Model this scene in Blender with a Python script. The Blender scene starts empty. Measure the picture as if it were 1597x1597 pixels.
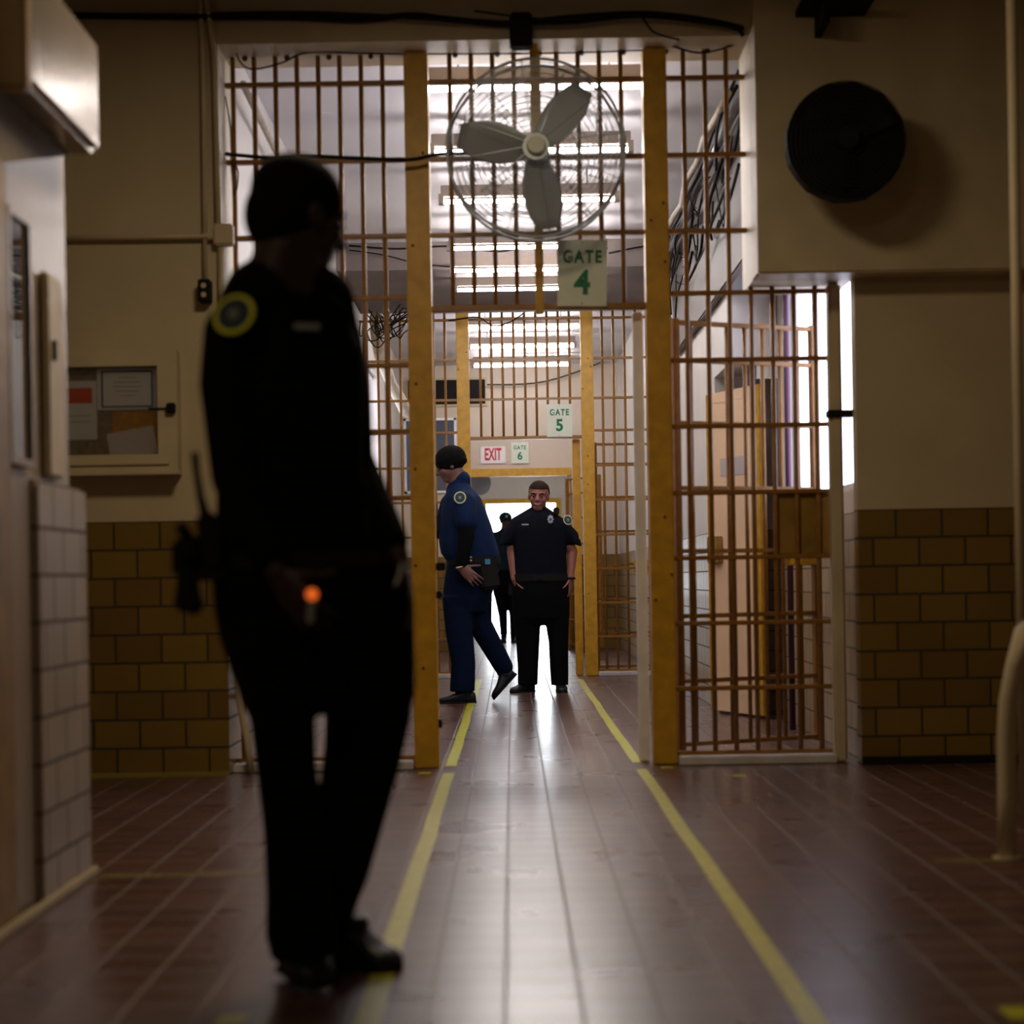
import bpy, bmesh, math, random
from mathutils import Vector as V, Matrix
random.seed(4)
PI = math.pi
C = bpy.context.scene.collection
SC = bpy.context.scene

# ---------------------------------------------------------------- camera, world, exposure
F = 2700.0                      # focal length in pixels of the 1597 px frame
CAMH = 0.93
cd = bpy.data.cameras.new('camera'); cam = bpy.data.objects.new('camera', cd); C.objects.link(cam)
ROLL = math.radians(0.95)
cam.location = (0, 0, CAMH)
cam.matrix_world = Matrix.Translation((0, 0, CAMH)) @ Matrix.Rotation(PI/2, 4, 'X') @ Matrix.Rotation(-ROLL, 4, 'Z')
cd.sensor_width = 36; cd.lens = F/1597*36
cd.shift_y = 105.5/1597; cd.shift_x = 0
cd.clip_end = 300
cd.dof.use_dof = True; cd.dof.focus_distance = 14.6; cd.dof.aperture_fstop = 2.0
SC.camera = cam
w = bpy.data.worlds.new('world'); SC.world = w; w.use_nodes = True
w.node_tree.nodes['Background'].inputs[0].default_value = (0.86, 0.93, 1.0, 1)
w.node_tree.nodes['Background'].inputs[1].default_value = 9.0
SC.view_settings.view_transform = 'Standard'; SC.view_settings.look = 'None'
SC.view_settings.gamma = 1; SC.view_settings.use_curve_mapping = False
SC.view_settings.exposure = 0.0
TUBE = 72.0                     # emission of the fluorescent tubes
def area(name, loc, rot, sx, sy, power, col):
    l = bpy.data.lights.new(name, 'AREA'); l.shape = 'RECTANGLE'; l.size = sx; l.size_y = sy
    l.energy = power; l.color = col
    o = bpy.data.objects.new(name, l); o.location = loc; o.rotation_euler = rot; C.objects.link(o); return o
area('hall_lamp_light', (-0.3, 5.7, 3.70), (0, 0, 0), 0.7, 0.7, 44, (1.0, 0.78, 0.50))
area('entrance_lamp_light', (-1.3, 1.0, 3.70), (0.3, 0, 0), 0.7, 0.7, 19, (1.0, 0.80, 0.54))
area('daylight_door_light', (0.2, 29.6, 1.6), (-PI/2, 0, 0), 1.1, 2.2, 60, (0.85, 0.93, 1.0))

def at(px, py, d):
    """point of the photograph at distance d along the corridor"""
    dx = px-799.0; dy = 904.0-py; s = F/d
    return V(((dx*math.cos(ROLL)+dy*math.sin(ROLL))/s, d, CAMH+(-dx*math.sin(ROLL)+dy*math.cos(ROLL))/s))

# ---------------------------------------------------------------- materials
MATS = {}
def mat(name, col, rough=0.6, metal=0.0, emit=None, estr=0, noise=0.0, nscale=8, bump=0.0, coat=0.0, alpha=None, trans=0, col2=None, spec=None):
    if name in MATS: return MATS[name]
    m = bpy.data.materials.new(name); m.use_nodes = True; nt = m.node_tree; b = nt.nodes['Principled BSDF']
    b.inputs['Base Color'].default_value = (*col, 1); b.inputs['Roughness'].default_value = rough
    b.inputs['Metallic'].default_value = metal; b.inputs['Coat Weight'].default_value = coat
    if spec is not None: b.inputs['Specular IOR Level'].default_value = spec
    if trans: b.inputs['Transmission Weight'].default_value = trans
    if alpha is not None: b.inputs['Alpha'].default_value = alpha
    if emit:
        b.inputs['Emission Color'].default_value = (*emit, 1); b.inputs['Emission Strength'].default_value = estr
    if noise or bump:
        tc = nt.nodes.new('ShaderNodeTexCoord'); n = nt.nodes.new('ShaderNodeTexNoise')
        n.inputs['Scale'].default_value = nscale; n.inputs['Detail'].default_value = 6
        nt.links.new(tc.outputs['Object'], n.inputs['Vector'])
        if noise:
            r = nt.nodes.new('ShaderNodeValToRGB'); r.color_ramp.elements[0].position = 0.3; r.color_ramp.elements[1].position = 0.7
            c2 = col2 if col2 else tuple(max(0, c*(1-noise)) for c in col)
            r.color_ramp.elements[0].color = (*c2, 1); r.color_ramp.elements[1].color = (*col, 1)
            nt.links.new(n.outputs['Fac'], r.inputs['Fac']); nt.links.new(r.outputs['Color'], b.inputs['Base Color'])
        if bump:
            bu = nt.nodes.new('ShaderNodeBump'); bu.inputs['Strength'].default_value = bump; bu.inputs['Distance'].default_value = 0.01
            nt.links.new(n.outputs['Fac'], bu.inputs['Height']); nt.links.new(bu.outputs['Normal'], b.inputs['Normal'])
    MATS[name] = m; return m

def brick(name, axes, c1, c2, cm, bw, rh, mortar, tx, rough=0.3, offset=0.5, top=None, topcol=None, bump=0.3, smooth=0.1, warp=0.0, coat=0.0, spec=0.5, mrough=0.8, ty=0.0):
    """tiles laid in the plane of two world axes; above height top the wall is painted"""
    m = bpy.data.materials.new(name); m.use_nodes = True; nt = m.node_tree; b = nt.nodes['Principled BSDF']; L = nt.links.new
    g = nt.nodes.new('ShaderNodeNewGeometry'); s = nt.nodes.new('ShaderNodeSeparateXYZ'); c = nt.nodes.new('ShaderNodeCombineXYZ')
    L(g.outputs['Position'], s.inputs[0])
    ax = nt.nodes.new('ShaderNodeMath'); ax.operation = 'ADD'; ax.inputs[1].default_value = tx
    ay = nt.nodes.new('ShaderNodeMath'); ay.operation = 'ADD'; ay.inputs[1].default_value = ty
    L(s.outputs['XYZ'.index(axes[0])], ax.inputs[0]); L(s.outputs['XYZ'.index(axes[1])], ay.inputs[0])
    L(ax.outputs[0], c.inputs[0]); L(ay.outputs[0], c.inputs[1])
    br = nt.nodes.new('ShaderNodeTexBrick'); br.offset = offset; br.offset_frequency = 2
    br.inputs['Scale'].default_value = 1; br.inputs['Brick Width'].default_value = bw; br.inputs['Row Height'].default_value = rh
    br.inputs['Mortar Size'].default_value = mortar; br.inputs['Mortar Smooth'].default_value = smooth; br.inputs['Bias'].default_value = 0
    br.inputs['Color1'].default_value = (*c1, 1); br.inputs['Color2'].default_value = (*c2, 1); br.inputs['Mortar'].default_value = (*cm, 1)
    L(c.outputs[0], br.inputs['Vector'])
    n = nt.nodes.new('ShaderNodeTexNoise'); n.inputs['Scale'].default_value = 3.0; n.inputs['Detail'].default_value = 5
    L(g.outputs['Position'], n.inputs['Vector'])
    colout = br.outputs['Color']
    mx = nt.nodes.new('ShaderNodeMixRGB'); mx.blend_type = 'MULTIPLY'; mx.inputs[0].default_value = 0.35
    L(colout, mx.inputs[1]); L(n.outputs['Fac'], mx.inputs[2]); colout = mx.outputs[0]
    rr = nt.nodes.new('ShaderNodeMapRange'); rr.inputs['To Min'].default_value = rough; rr.inputs['To Max'].default_value = mrough
    L(br.outputs['Fac'], rr.inputs['Value']); rout = rr.outputs[0]
    if warp:
        ra = nt.nodes.new('ShaderNodeMath'); ra.operation = 'MULTIPLY_ADD'; ra.inputs[1].default_value = warp; 
        L(n.outputs['Fac'], ra.inputs[0]); L(rout, ra.inputs[2]); rout = ra.outputs[0]
    bu = nt.nodes.new('ShaderNodeBump'); bu.invert = True; bu.inputs['Strength'].default_value = bump; bu.inputs['Distance'].default_value = 0.004
    L(br.outputs['Fac'], bu.inputs['Height']); L(bu.outputs[0], b.inputs['Normal'])
    if top is not None:
        gt = nt.nodes.new('ShaderNodeMath'); gt.operation = 'GREATER_THAN'; gt.inputs[1].default_value = top
        L(s.outputs['Z'], gt.inputs[0])
        m2 = nt.nodes.new('ShaderNodeMixRGB'); L(gt.outputs[0], m2.inputs[0]); L(colout, m2.inputs[1])
        m3 = nt.nodes.new('ShaderNodeMixRGB'); m3.blend_type = 'MULTIPLY'; m3.inputs[0].default_value = 0.25; m3.inputs[1].default_value = (*topcol, 1)
        L(n.outputs['Fac'], m3.inputs[2]); L(m3.outputs[0], m2.inputs[2]); colout = m2.outputs[0]
        m4 = nt.nodes.new('ShaderNodeMixRGB'); L(gt.outputs[0], m4.inputs[0]); L(rout, m4.inputs[1]); m4.inputs[2].default_value = (0.55, .55, .55, 1); rout = m4.outputs[0]
        inv = nt.nodes.new('ShaderNodeMath'); inv.operation = 'MULTIPLY_ADD'; inv.inputs[1].default_value = -bump; inv.inputs[2].default_value = bump
        L(gt.outputs[0], inv.inputs[0]); L(inv.outputs[0], bu.inputs['Strength'])
    L(colout, b.inputs['Base Color']); L(rout, b.inputs['Roughness'])
    b.inputs['Coat Weight'].default_value = coat; b.inputs['Specular IOR Level'].default_value = spec
    MATS[name] = m; return m

CREAM = (0.56, 0.46, 0.30)
WHITE = (0.70, 0.66, 0.62)
TH = 1.243
YT1, YT2, YM = (0.24, 0.145, 0.024), (0.165, 0.09, 0.016), (0.035, 0.025, 0.012)
m_wallY = brick('painted_wall_over_yellow_tile', 'XZ', YT1, YT2, YM, 0.224, 0.138, 0.006, 1.823, top=TH, topcol=CREAM)
m_wallX = brick('white_wall_over_yellow_tile', 'YZ', (0.42, .33, .2), (0.36, .26, .15), (0.12, .10, .08), 0.224, 0.138, 0.005, 0.05, top=TH, topcol=WHITE)
m_wallEnd = brick('end_wall_over_tile', 'XZ', YT1, YT2, YM, 0.224, 0.138, 0.005, 0, top=TH, topcol=(0.66, .56, .46))
m_tileNear = brick('beige_glazed_tile', 'YZ', (0.42, .34, .27), (0.36, .28, .22), (0.13, .10, .08), 0.224, 0.138, 0.006, 0.09, rough=0.3)
m_floor = brick('red_quarry_tile', 'XY', (0.115, 0.046, 0.034), (0.078, 0.032, 0.025), (0.17, .13, .11), 0.167, 0.167, 0.0045, 0.03, rough=0.22, offset=0.0, bump=0.15, warp=0.14, mrough=0.5, coat=0.0, spec=0.75)
m_cream = mat('cream_paint', CREAM, 0.5, noise=0.2, nscale=4, bump=0.1)
m_white = mat('white_paint', WHITE, 0.55, noise=0.12, nscale=2, bump=0.1)
m_ceil = mat('ceiling_paint', (0.72, .70, .72), 0.7, noise=0.08, nscale=1)
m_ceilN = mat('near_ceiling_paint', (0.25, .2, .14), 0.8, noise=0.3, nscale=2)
m_soffit = mat('brown_soffit_paint', (0.20, .16, .15), 0.7, noise=0.2, nscale=2)
m_yel = mat('yellow_ochre_enamel', (0.62, 0.33, 0.016), 0.45, noise=0.3, nscale=14, bump=0.1)
m_bar = mat('brown_ochre_bar_enamel', (0.31, 0.135, 0.016), 0.4, noise=0.3, nscale=20)
m_jamb = mat('white_jamb_enamel', (0.88, .86, .90), 0.4, noise=0.15, nscale=10)
m_conc = mat('pale_concrete', (0.6, .56, .58), 0.5, noise=0.2, nscale=10)
m_blk = mat('black_rubber', (0.010, .009, .009), 0.7, spec=0.15)
m_blkm = mat('black_metal', (0.010, .009, .008), 0.7, noise=0.3, nscale=9, spec=0.15)
m_steel = mat('grey_steel', (0.34, .38, .42), 0.4, 0.5)
m_blade = mat('grey_fan_blade', (0.46, .50, .54), 0.45, 0.2)
m_tube = mat('fluorescent_tube_glow', (1, 1, 1), 0.5, emit=(1.0, 0.93, 0.90), estr=TUBE)
m_house = mat('light_housing_enamel', (0.24, .19, .155), 0.6)
m_pane = mat('frosted_daylight_glass', (0.9, .93, 1), 0.4, emit=(0.74, 0.77, 1.0), estr=4.5)
m_paneL = mat('frosted_daylight_glass_left', (0.9, .93, 1), 0.4, emit=(0.86, 0.86, 1.0), estr=3.0)
m_darkglass = mat('dark_glass', (0.02, .03, .045), 0.03, coat=0.3, spec=1.0)
m_blueglass = mat('blue_grey_glass', (0.07, .09, .13), 0.12)
m_sign = mat('white_sign_enamel', (0.70, .76, .66), 0.4, noise=0.06, nscale=15)
m_green = mat('green_stencil_paint', (0.0, 0.17, 0.075), 0.6)
m_red = mat('red_sign_paint', (0.5, 0.015, 0.04), 0.5)
m_signw = mat('white_exit_sign', (0.85, .8, .82), 0.4)
m_tape = mat('yellow_floor_tape', (0.52, 0.50, 0.015), 0.35, noise=0.25, nscale=16)
m_tapew = mat('worn_floor_tape', (0.22, 0.17, 0.04), 0.4, noise=0.4, nscale=12)
m_doorp = mat('peach_door_paint', (0.86, .60, .38), 0.45, noise=0.06, nscale=5)
m_brownplate = mat('brown_steel_plate', (0.34, .19, .03), 0.45, noise=0.4, nscale=9)
m_galv = mat('cream_gloss_metal', (0.46, .40, .33), 0.24, 0.55, noise=0.2, nscale=3, bump=0.2)
m_lilac = mat('lilac_beige_panel', (0.33, .26, .21), 0.35, noise=0.1, nscale=4)
m_navy = mat('navy_uniform_cloth', (0.002, 0.015, 0.062), 0.85, noise=0.35, nscale=14, bump=0.3, spec=0.2)
m_navyt = mat('deep_navy_trouser_cloth', (0.0015, 0.008, 0.032), 0.9, noise=0.35, nscale=14, bump=0.3, spec=0.15)
m_dnavy = mat('dark_navy_uniform_cloth', (0.003, 0.004, 0.010), 0.9, noise=0.3, nscale=18, bump=0.3, spec=0.15)
m_bcloth = mat('black_uniform_cloth', (0.004, 0.004, 0.005), 0.9, noise=0.3, nscale=18, bump=0.3, spec=0.1)
m_teal = mat('dark_teal_cloth', (0.01, 0.03, 0.045), 0.9, spec=0.2)
m_skinD = mat('deep_brown_skin', (0.035, .017, .012), 0.5, spec=0.3)
m_skinB = mat('brown_skin', (0.15, .065, .05), 0.5)
m_skinR = mat('ruddy_skin', (0.26, .095, .072), 0.5)
m_skinP = mat('pinkish_hand_skin', (0.34, .15, .14), 0.5)
m_hair = mat('black_hair', (0.006, .005, .005), 0.9, noise=0.3, nscale=60, bump=0.5, spec=0.1)
m_shoe = mat('black_leather', (0.006, .007, .010), 0.42, spec=0.3)
m_pyel = mat('yellow_patch_thread', (0.80, .82, .03), 0.8)
m_pcrm = mat('cream_patch_thread', (0.62, .62, .30), 0.8)
m_pblue = mat('slate_patch_thread', (0.03, .05, .07), 0.8)
m_pgrey = mat('grey_patch_thread', (0.22, .26, .2), 0.8)
m_silver = mat('silver_badge', (0.55, .6, .68), 0.3, 0.7)
m_teeth = mat('teeth', (0.46, .38, .34), 0.3)
m_eyew = mat('eye_white', (0.13, .11, .10), 0.3)
m_eye = mat('eye_dark', (0.02, .015, .012), 0.15)
m_orange = mat('orange_tip_glow', (0.7, 0.12, 0.02), 0.5, emit=(1.0, .16, .02), estr=0.7)
m_paper = mat('white_paper', (0.62, .60, .60), 0.7)
m_paper2 = mat('lilac_paper', (0.50, .44, .44), 0.7)
m_blue = mat('blue_print', (0.03, .05, .22), 0.7)
m_redp = mat('red_print', (0.55, .06, .02), 0.7)
m_orangep = mat('orange_paper', (0.50, .23, .02), 0.7, noise=0.4, nscale=30)
m_cork = mat('cork_backing', (0.26, .2, .13), 0.9, noise=0.4, nscale=40)
m_ink = mat('grey_ink', (0.18, .18, .2), 0.8)
m_rust = mat('rust_spot', (0.09, .035, .012), 0.8)
m_wrap = mat('pipe_wrap_cloth', (0.62, .56, .46), 0.8, noise=0.3, nscale=12, bump=0.5)
m_outside = mat('sunlit_paving', (0.85, .86, .88), 0.7)

# ---------------------------------------------------------------- helpers
class MB:
    def __init__(s): s.b = bmesh.new()
    def box(s, x0, x1, y0, y1, z0, z1, bev=0):
        r = bmesh.ops.create_cube(s.b, size=1)
        for v in r['verts']:
            v.co = V(((x0+x1)/2+v.co.x*(x1-x0), (y0+y1)/2+v.co.y*(y1-y0), (z0+z1)/2+v.co.z*(z1-z0)))
        if bev:
            es = list({e for v in r['verts'] for e in v.link_edges})
            bmesh.ops.bevel(s.b, geom=es, offset=bev, segments=2, affect='EDGES', clamp_overlap=True)
        return s
    def cone(s, p0, p1, r0, r1=None, seg=10, sph=False):
        p0 = V(p0); p1 = V(p1); r1 = r0 if r1 is None else r1
        d = p1-p0; L = d.length
        if L < 1e-6: return s
        q = d.to_track_quat('Z', 'Y').to_matrix().to_4x4()
        bmesh.ops.create_cone(s.b, cap_ends=True, segments=seg, radius1=r0, radius2=r1, depth=L, matrix=Matrix.Translation((p0+p1)/2) @ q)
        if sph:
            s.ball(p0, r0); s.ball(p1, r1)
        return s
    def ball(s, c, r, rot=None, seg=14):
        if not hasattr(r, '__len__'): r = (r, r, r)
        M = Matrix.Translation(V(c))
        if rot is not None: M = M @ rot.to_4x4()
        M = M @ Matrix.Diagonal((r[0], r[1], r[2], 1))
        bmesh.ops.create_uvsphere(s.b, u_segments=seg, v_segments=max(8, seg*2//3), radius=1, matrix=M)
        return s
    def tube(s, pts, r, seg=8):
        pts = [V(p) for p in pts]; n = len(pts); rings = []
        for i, p in enumerate(pts):
            t = (pts[min(i+1, n-1)]-pts[max(i-1, 0)]).normalized()
            ref = V((0, 0, 1)) if abs(t.z) < 0.9 else V((1, 0, 0))
            a = t.cross(ref).normalized(); b = t.cross(a)
            rr = r[i] if hasattr(r, '__len__') else r
            rings.append([s.b.verts.new(p+(a*math.cos(2*PI*k/seg)+b*math.sin(2*PI*k/seg))*rr) for k in range(seg)])
        for i in range(n-1):
            for k in range(seg):
                s.b.faces.new((rings[i][k], rings[i][(k+1) % seg], rings[i+1][(k+1) % seg], rings[i+1][k]))
        s.b.faces.new(list(reversed(rings[0]))); s.b.faces.new(rings[-1])
        return s
    def loft(s, rings, seg=22, ex=2.3):
        """rings: (centre, u vector, v vector); a closed skin of rounded sections"""
        R = []
        for c, u, v in rings:
            c = V(c); u = V(u); v = V(v); L = []
            for k in range(seg):
                a = 2*PI*k/seg; ca = math.cos(a); sa = math.sin(a)
                L.append(s.b.verts.new(c+u*math.copysign(abs(ca)**(2/ex), ca)+v*math.copysign(abs(sa)**(2/ex), sa)))
            R.append(L)
        for i in range(len(R)-1):
            for k in range(seg):
                s.b.faces.new((R[i][k], R[i][(k+1) % seg], R[i+1][(k+1) % seg], R[i+1][k]))
        s.b.faces.new(list(reversed(R[0]))); s.b.faces.new(R[-1])
        return s
    def prism(s, poly, y0, y1, plane='XZ'):
        def P(a, b, c):
            return V((a, c, b)) if plane == 'XZ' else (V((c, a, b)) if plane == 'YZ' else V((a, b, c)))
        A = [s.b.verts.new(P(a, b, y0)) for a, b in poly]; B = [s.b.verts.new(P(a, b, y1)) for a, b in poly]
        n = len(poly)
        for i in range(n): s.b.faces.new((A[i], A[(i+1) % n], B[(i+1) % n], B[i]))
        s.b.faces.new(list(reversed(A))); s.b.faces.new(B)
        return s
    def xf(s, M):
        bmesh.ops.transform(s.b, matrix=M, verts=s.b.verts); return s
    def build(s, name, m, parent=None, smooth=False, kind=None, voxel=0, sm=3):
        bmesh.ops.recalc_face_normals(s.b, faces=s.b.faces)
        me = bpy.data.meshes.new(name); s.b.to_mesh(me); s.b.free()
        if smooth or voxel:
            for p in me.polygons: p.use_smooth = True
        me.materials.append(m)
        o = bpy.data.objects.new(name, me); C.objects.link(o)
        if voxel:
            r = o.modifiers.new('union', 'REMESH'); r.mode = 'VOXEL'; r.voxel_size = voxel; r.use_smooth_shade = True
            if sm:
                k = o.modifiers.new('soften', 'SMOOTH'); k.factor = 0.5; k.iterations = sm
        if parent:
            o.parent = parent
            o.matrix_parent_inverse = Matrix.Translation(-parent.location) if parent.type == 'EMPTY' and parent.rotation_euler[2] == 0 else Matrix.Identity(4)
        if kind: o['kind'] = kind
        return o

def tag(o, label, cat, group=None, kind=None):
    o['label'] = label; o['category'] = cat
    if group: o['group'] = group
    if kind: o['kind'] = kind
    return o
def thing(name, loc, label, cat, group=None):
    o = bpy.data.objects.new(name, None); C.objects.link(o); o.location = loc; o.empty_display_size = 0.1
    return tag(o, label, cat, group)
def struct(name, b, m): return b.build(name, m, kind='structure')
def copy_tree(o, parent=None):
    c = o.copy(); C.objects.link(c); c.parent = parent
    for ch in list(o.children): copy_tree(ch, c)
    return c
def text(body, size, loc, m, parent, name, xs=1.0, depth=0.001, track=1.0, rz=0):
    cu = bpy.data.curves.new(name, 'FONT'); cu.body = body; cu.size = size; cu.extrude = depth; cu.align_x = 'CENTER'; cu.align_y = 'CENTER'
    cu.offset = size*0.032; cu.space_character = track
    t = bpy.data.objects.new('tmp', cu); C.objects.link(t)
    dg = bpy.context.evaluated_depsgraph_get(); dg.update()
    me = bpy.data.meshes.new_from_object(t.evaluated_get(dg)); bpy.data.objects.remove(t)
    me.transform(Matrix.Translation(V(loc)) @ Matrix.Rotation(rz, 4, 'Y') @ Matrix.Rotation(PI/2, 4, 'X') @ Matrix.Diagonal((xs, 1, 1, 1)))
    me.materials.clear(); me.materials.append(m)
    o = bpy.data.objects.new(name, me); C.objects.link(o)
    if parent: o.parent = parent; o.matrix_parent_inverse = Matrix.Translation(-parent.location)
    return o

# ---------------------------------------------------------------- structure
G4, G5, G6, G7 = 8.65, 16.56, 22.7, 30.0     # distances of the three barred gates and of the far door
WY = 8.43
struct('floor', MB().box(-4.2, 4.2, -2.2, 31, -0.2, 0), m_floor)
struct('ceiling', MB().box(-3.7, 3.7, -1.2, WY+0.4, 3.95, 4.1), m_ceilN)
struct('ceiling_corridor', MB().box(-1.9, 2.6, WY+0.4, G6+0.3, 3.75, 3.95), m_ceil)
struct('ceiling_far_room', MB().box(-1.9, 1.9, G6+0.3, G7+0.3, 3.0, 3.1), m_ceil)
# the wall across the hall, left and right of the first gate
struct('wall_hall_left', MB().box(-3.7, -1.39, WY, WY+0.4, 0, 3.95), m_wallY)
struct('wall_hall_right', MB().box(1.69, 3.7, WY, WY+0.1, 0, 3.95), m_wallY)
struct('trim_1', MB().box(-1.39, 1.69, WY, WY+0.4, 3.56, 3.95), m_cream)
struct('wall_left', MB().box(-3.8, -3.5, -1.2, WY, 0, 3.95), m_cream)
struct('wall_right', MB().box(3.5, 3.8, -1.2, WY, 0, 3.95), m_cream)
struct('wall_back', MB().box(-3.7, 3.7, -1.4, -1.2, 0, 3.95), m_cream)
# bulkhead over the right end of the gate, carrying the black fan
struct('wall_bulkhead', MB().box(1.20, 3.5, 8.26, WY+0.02, 2.37, 3.95, 0.008), m_cream)
struct('wall_bulkhead_side', MB().box(1.20, 1.689, WY+0.02, WY+0.39, 2.37, 3.56), m_cream)
# corridor side walls
struct('wall_corridor_left', MB().box(-1.6, -1.42, WY+0.4, 16.9, 0, 3.75), m_wallX)
b = MB(); b.box(-1.6, -1.42, 16.9, 17.4, 0, 3.75); b.box(-1.6, -1.42, 18.7, G6, 0, 3.75); b.box(-1.6, -1.42, 17.4, 18.7, 0, 1.25); b.box(-1.6, -1.42, 17.4, 18.7, 3.15, 3.75)
struct('wall_corridor_left_far', b, m_wallX)
wn = MB().box(-1.56, -1.54, 17.4, 18.7, 1.25, 3.15).build('window_1', m_paneL, kind='structure')
b = MB()
for z in (1.25, 1.9, 2.5, 3.11): b.box(-1.54, -1.47, 17.4, 18.7, z, z+0.04)
b.build('window_frame', m_white, wn)
b = MB(); b.box(1.735, 1.90, WY+0.1, 8.62, 0, 3.75); b.box(1.735, 1.90, 10.7, 11.15, 0, 3.75)
b.box(1.735, 1.90, 8.62, 10.7, 0, 1.36); b.box(1.735, 1.90, 8.62, 10.7, 2.75, 3.75)
struct('wall_alcove', b, m_wallX)
wn = MB().box(1.79, 1.81, 8.62, 10.7, 1.36, 2.75).build('window_2', m_pane, kind='structure')
b = MB()
for y in (8.62, 9.3, 9.98, 10.66): b.box(1.76, 1.79, y, y+0.04, 1.36, 2.75)
b.box(1.76, 1.79, 8.62, 10.7, 1.36, 1.40); b.box(1.76, 1.79, 8.62, 10.7, 2.71, 2.75)
b.build('window_frame', m_white, wn)
b = MB(); b.box(1.42, 1.62, 11.95, 16.56, 0, 3.75); b.box(1.42, 1.62, 11.15, 11.95, 2.3, 3.75); b.box(1.62, 2.5, 11.85, 11.95, 0, 3.75)
struct('wall_corridor_right', b, m_wallX)
struct('wall_side_room', MB().box(2.4, 2.5, 11.15, 11.85, 0, 3.75).box(1.9, 2.5, 11.05, 11.15, 0, 3.75), m_white)
struct('wall_corridor_right_far', MB().box(1.42, 1.62, G5, G6, 0, 3.75), m_wallX)
struct('trim_9', MB().box(1.60, 1.735, 11.16, 11.2, 2.2, 3.75), m_white)
# lowered soffit before the second gate
struct('trim_2', MB().box(-1.42, 1.42, 14.4, G5+0.15, 3.52, 3.75), m_soffit)
# gate six wall with its doorway
b = MB(); b.box(-1.6, -0.53, G6, G6+0.25, 0, 3.75); b.box(0.74, 1.6, G6, G6+0.25, 0, 3.75); b.box(-0.53, 0.74, G6, G6+0.25, 2.30, 3.75)
struct('wall_end', b, m_wallEnd)
struct('wall_far_room_left', MB().box(-1.75, -1.6, G6+0.2, G7, 0, 3.0), m_wallX)
struct('wall_far_room_right', MB().box(1.6, 1.75, G6+0.2, G7, 0, 3.0), m_wallX)
b = MB(); b.box(-1.75, -0.43, G7, G7+0.2, 0, 3.0); b.box(0.78, 1.75, G7, G7+0.2, 0, 3.0); b.box(-0.43, 0.78, G7, G7+0.2, 2.25, 3.0)
struct('wall_far', b, m_wallEnd)
struct('trim_3', MB().box(-0.52, 0.87, G7-0.03, G7, 2.25, 2.33).box(-0.52, -0.43, G7-0.03, G7+0.2, 0, 2.25).box(0.78, 0.87, G7-0.03, G7+0.2, 0, 2.25), m_yel)
struct('trim_4', MB().box(-0.62, 0.79, G6-0.05, G6+0.02, 2.28, 2.385).box(-0.62, -0.52, G6-0.05, G6+0.25, 0, 2.28), m_yel)
struct('ground_outside', MB().box(-8, 8, G7+0.2, 60, -0.25, -0.02), m_outside)
# curbs below the bars
for k, (g, nm) in enumerate(((G4, 'trim_5'), (G5, 'trim_6'))):
    struct(nm, MB().box(0.81, 1.59 if k == 0 else 1.42, g-0.13, g+0.1, 0, 0.042, 0.006).box(-1.39 if k == 0 else -1.42, -0.5, g-0.13, g+0.1, 0, 0.042, 0.006), m_conc)
# baseboard of the right hall wall, dark
struct('baseboard_right', MB().box(1.69, 3.5, WY-0.02, WY, 0, 0.04), m_blk)
struct('baseboard_left', MB().box(-3.5, -1.39, WY-0.012, WY, 0, 0.02), mat('dull_yellow_base_paint', (.24, .19, .03), .5))

# near left booth: wall, tiled wainscot, panel
NB = 5.58
struct('wall_booth', MB().box(-1.80, -1.415, 3.2, NB-0.02, 1.2, 2.32, 0.01).box(-1.80, -1.415, 3.2, NB-0.02, 2.32, 3.95), m_lilac)
struct('wall_booth_tile', MB().box(-1.80, -1.367, 5.0, NB, 0, TH, 0.012), m_tileNear)
struct('wall_booth_panel', MB().box(-1.80, -1.39, 3.2, 5.0, 0, TH), m_lilac)
struct('trim_7', MB().box(-1.368, -1.35, 3.2, NB+0.02, 0, 0.03, 0.005), m_cream)
struct('trim_8', MB().box(-1.415, -1.37, 4.2, 4.76, 0, 2.1, 0.01), m_brownplate)

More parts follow.
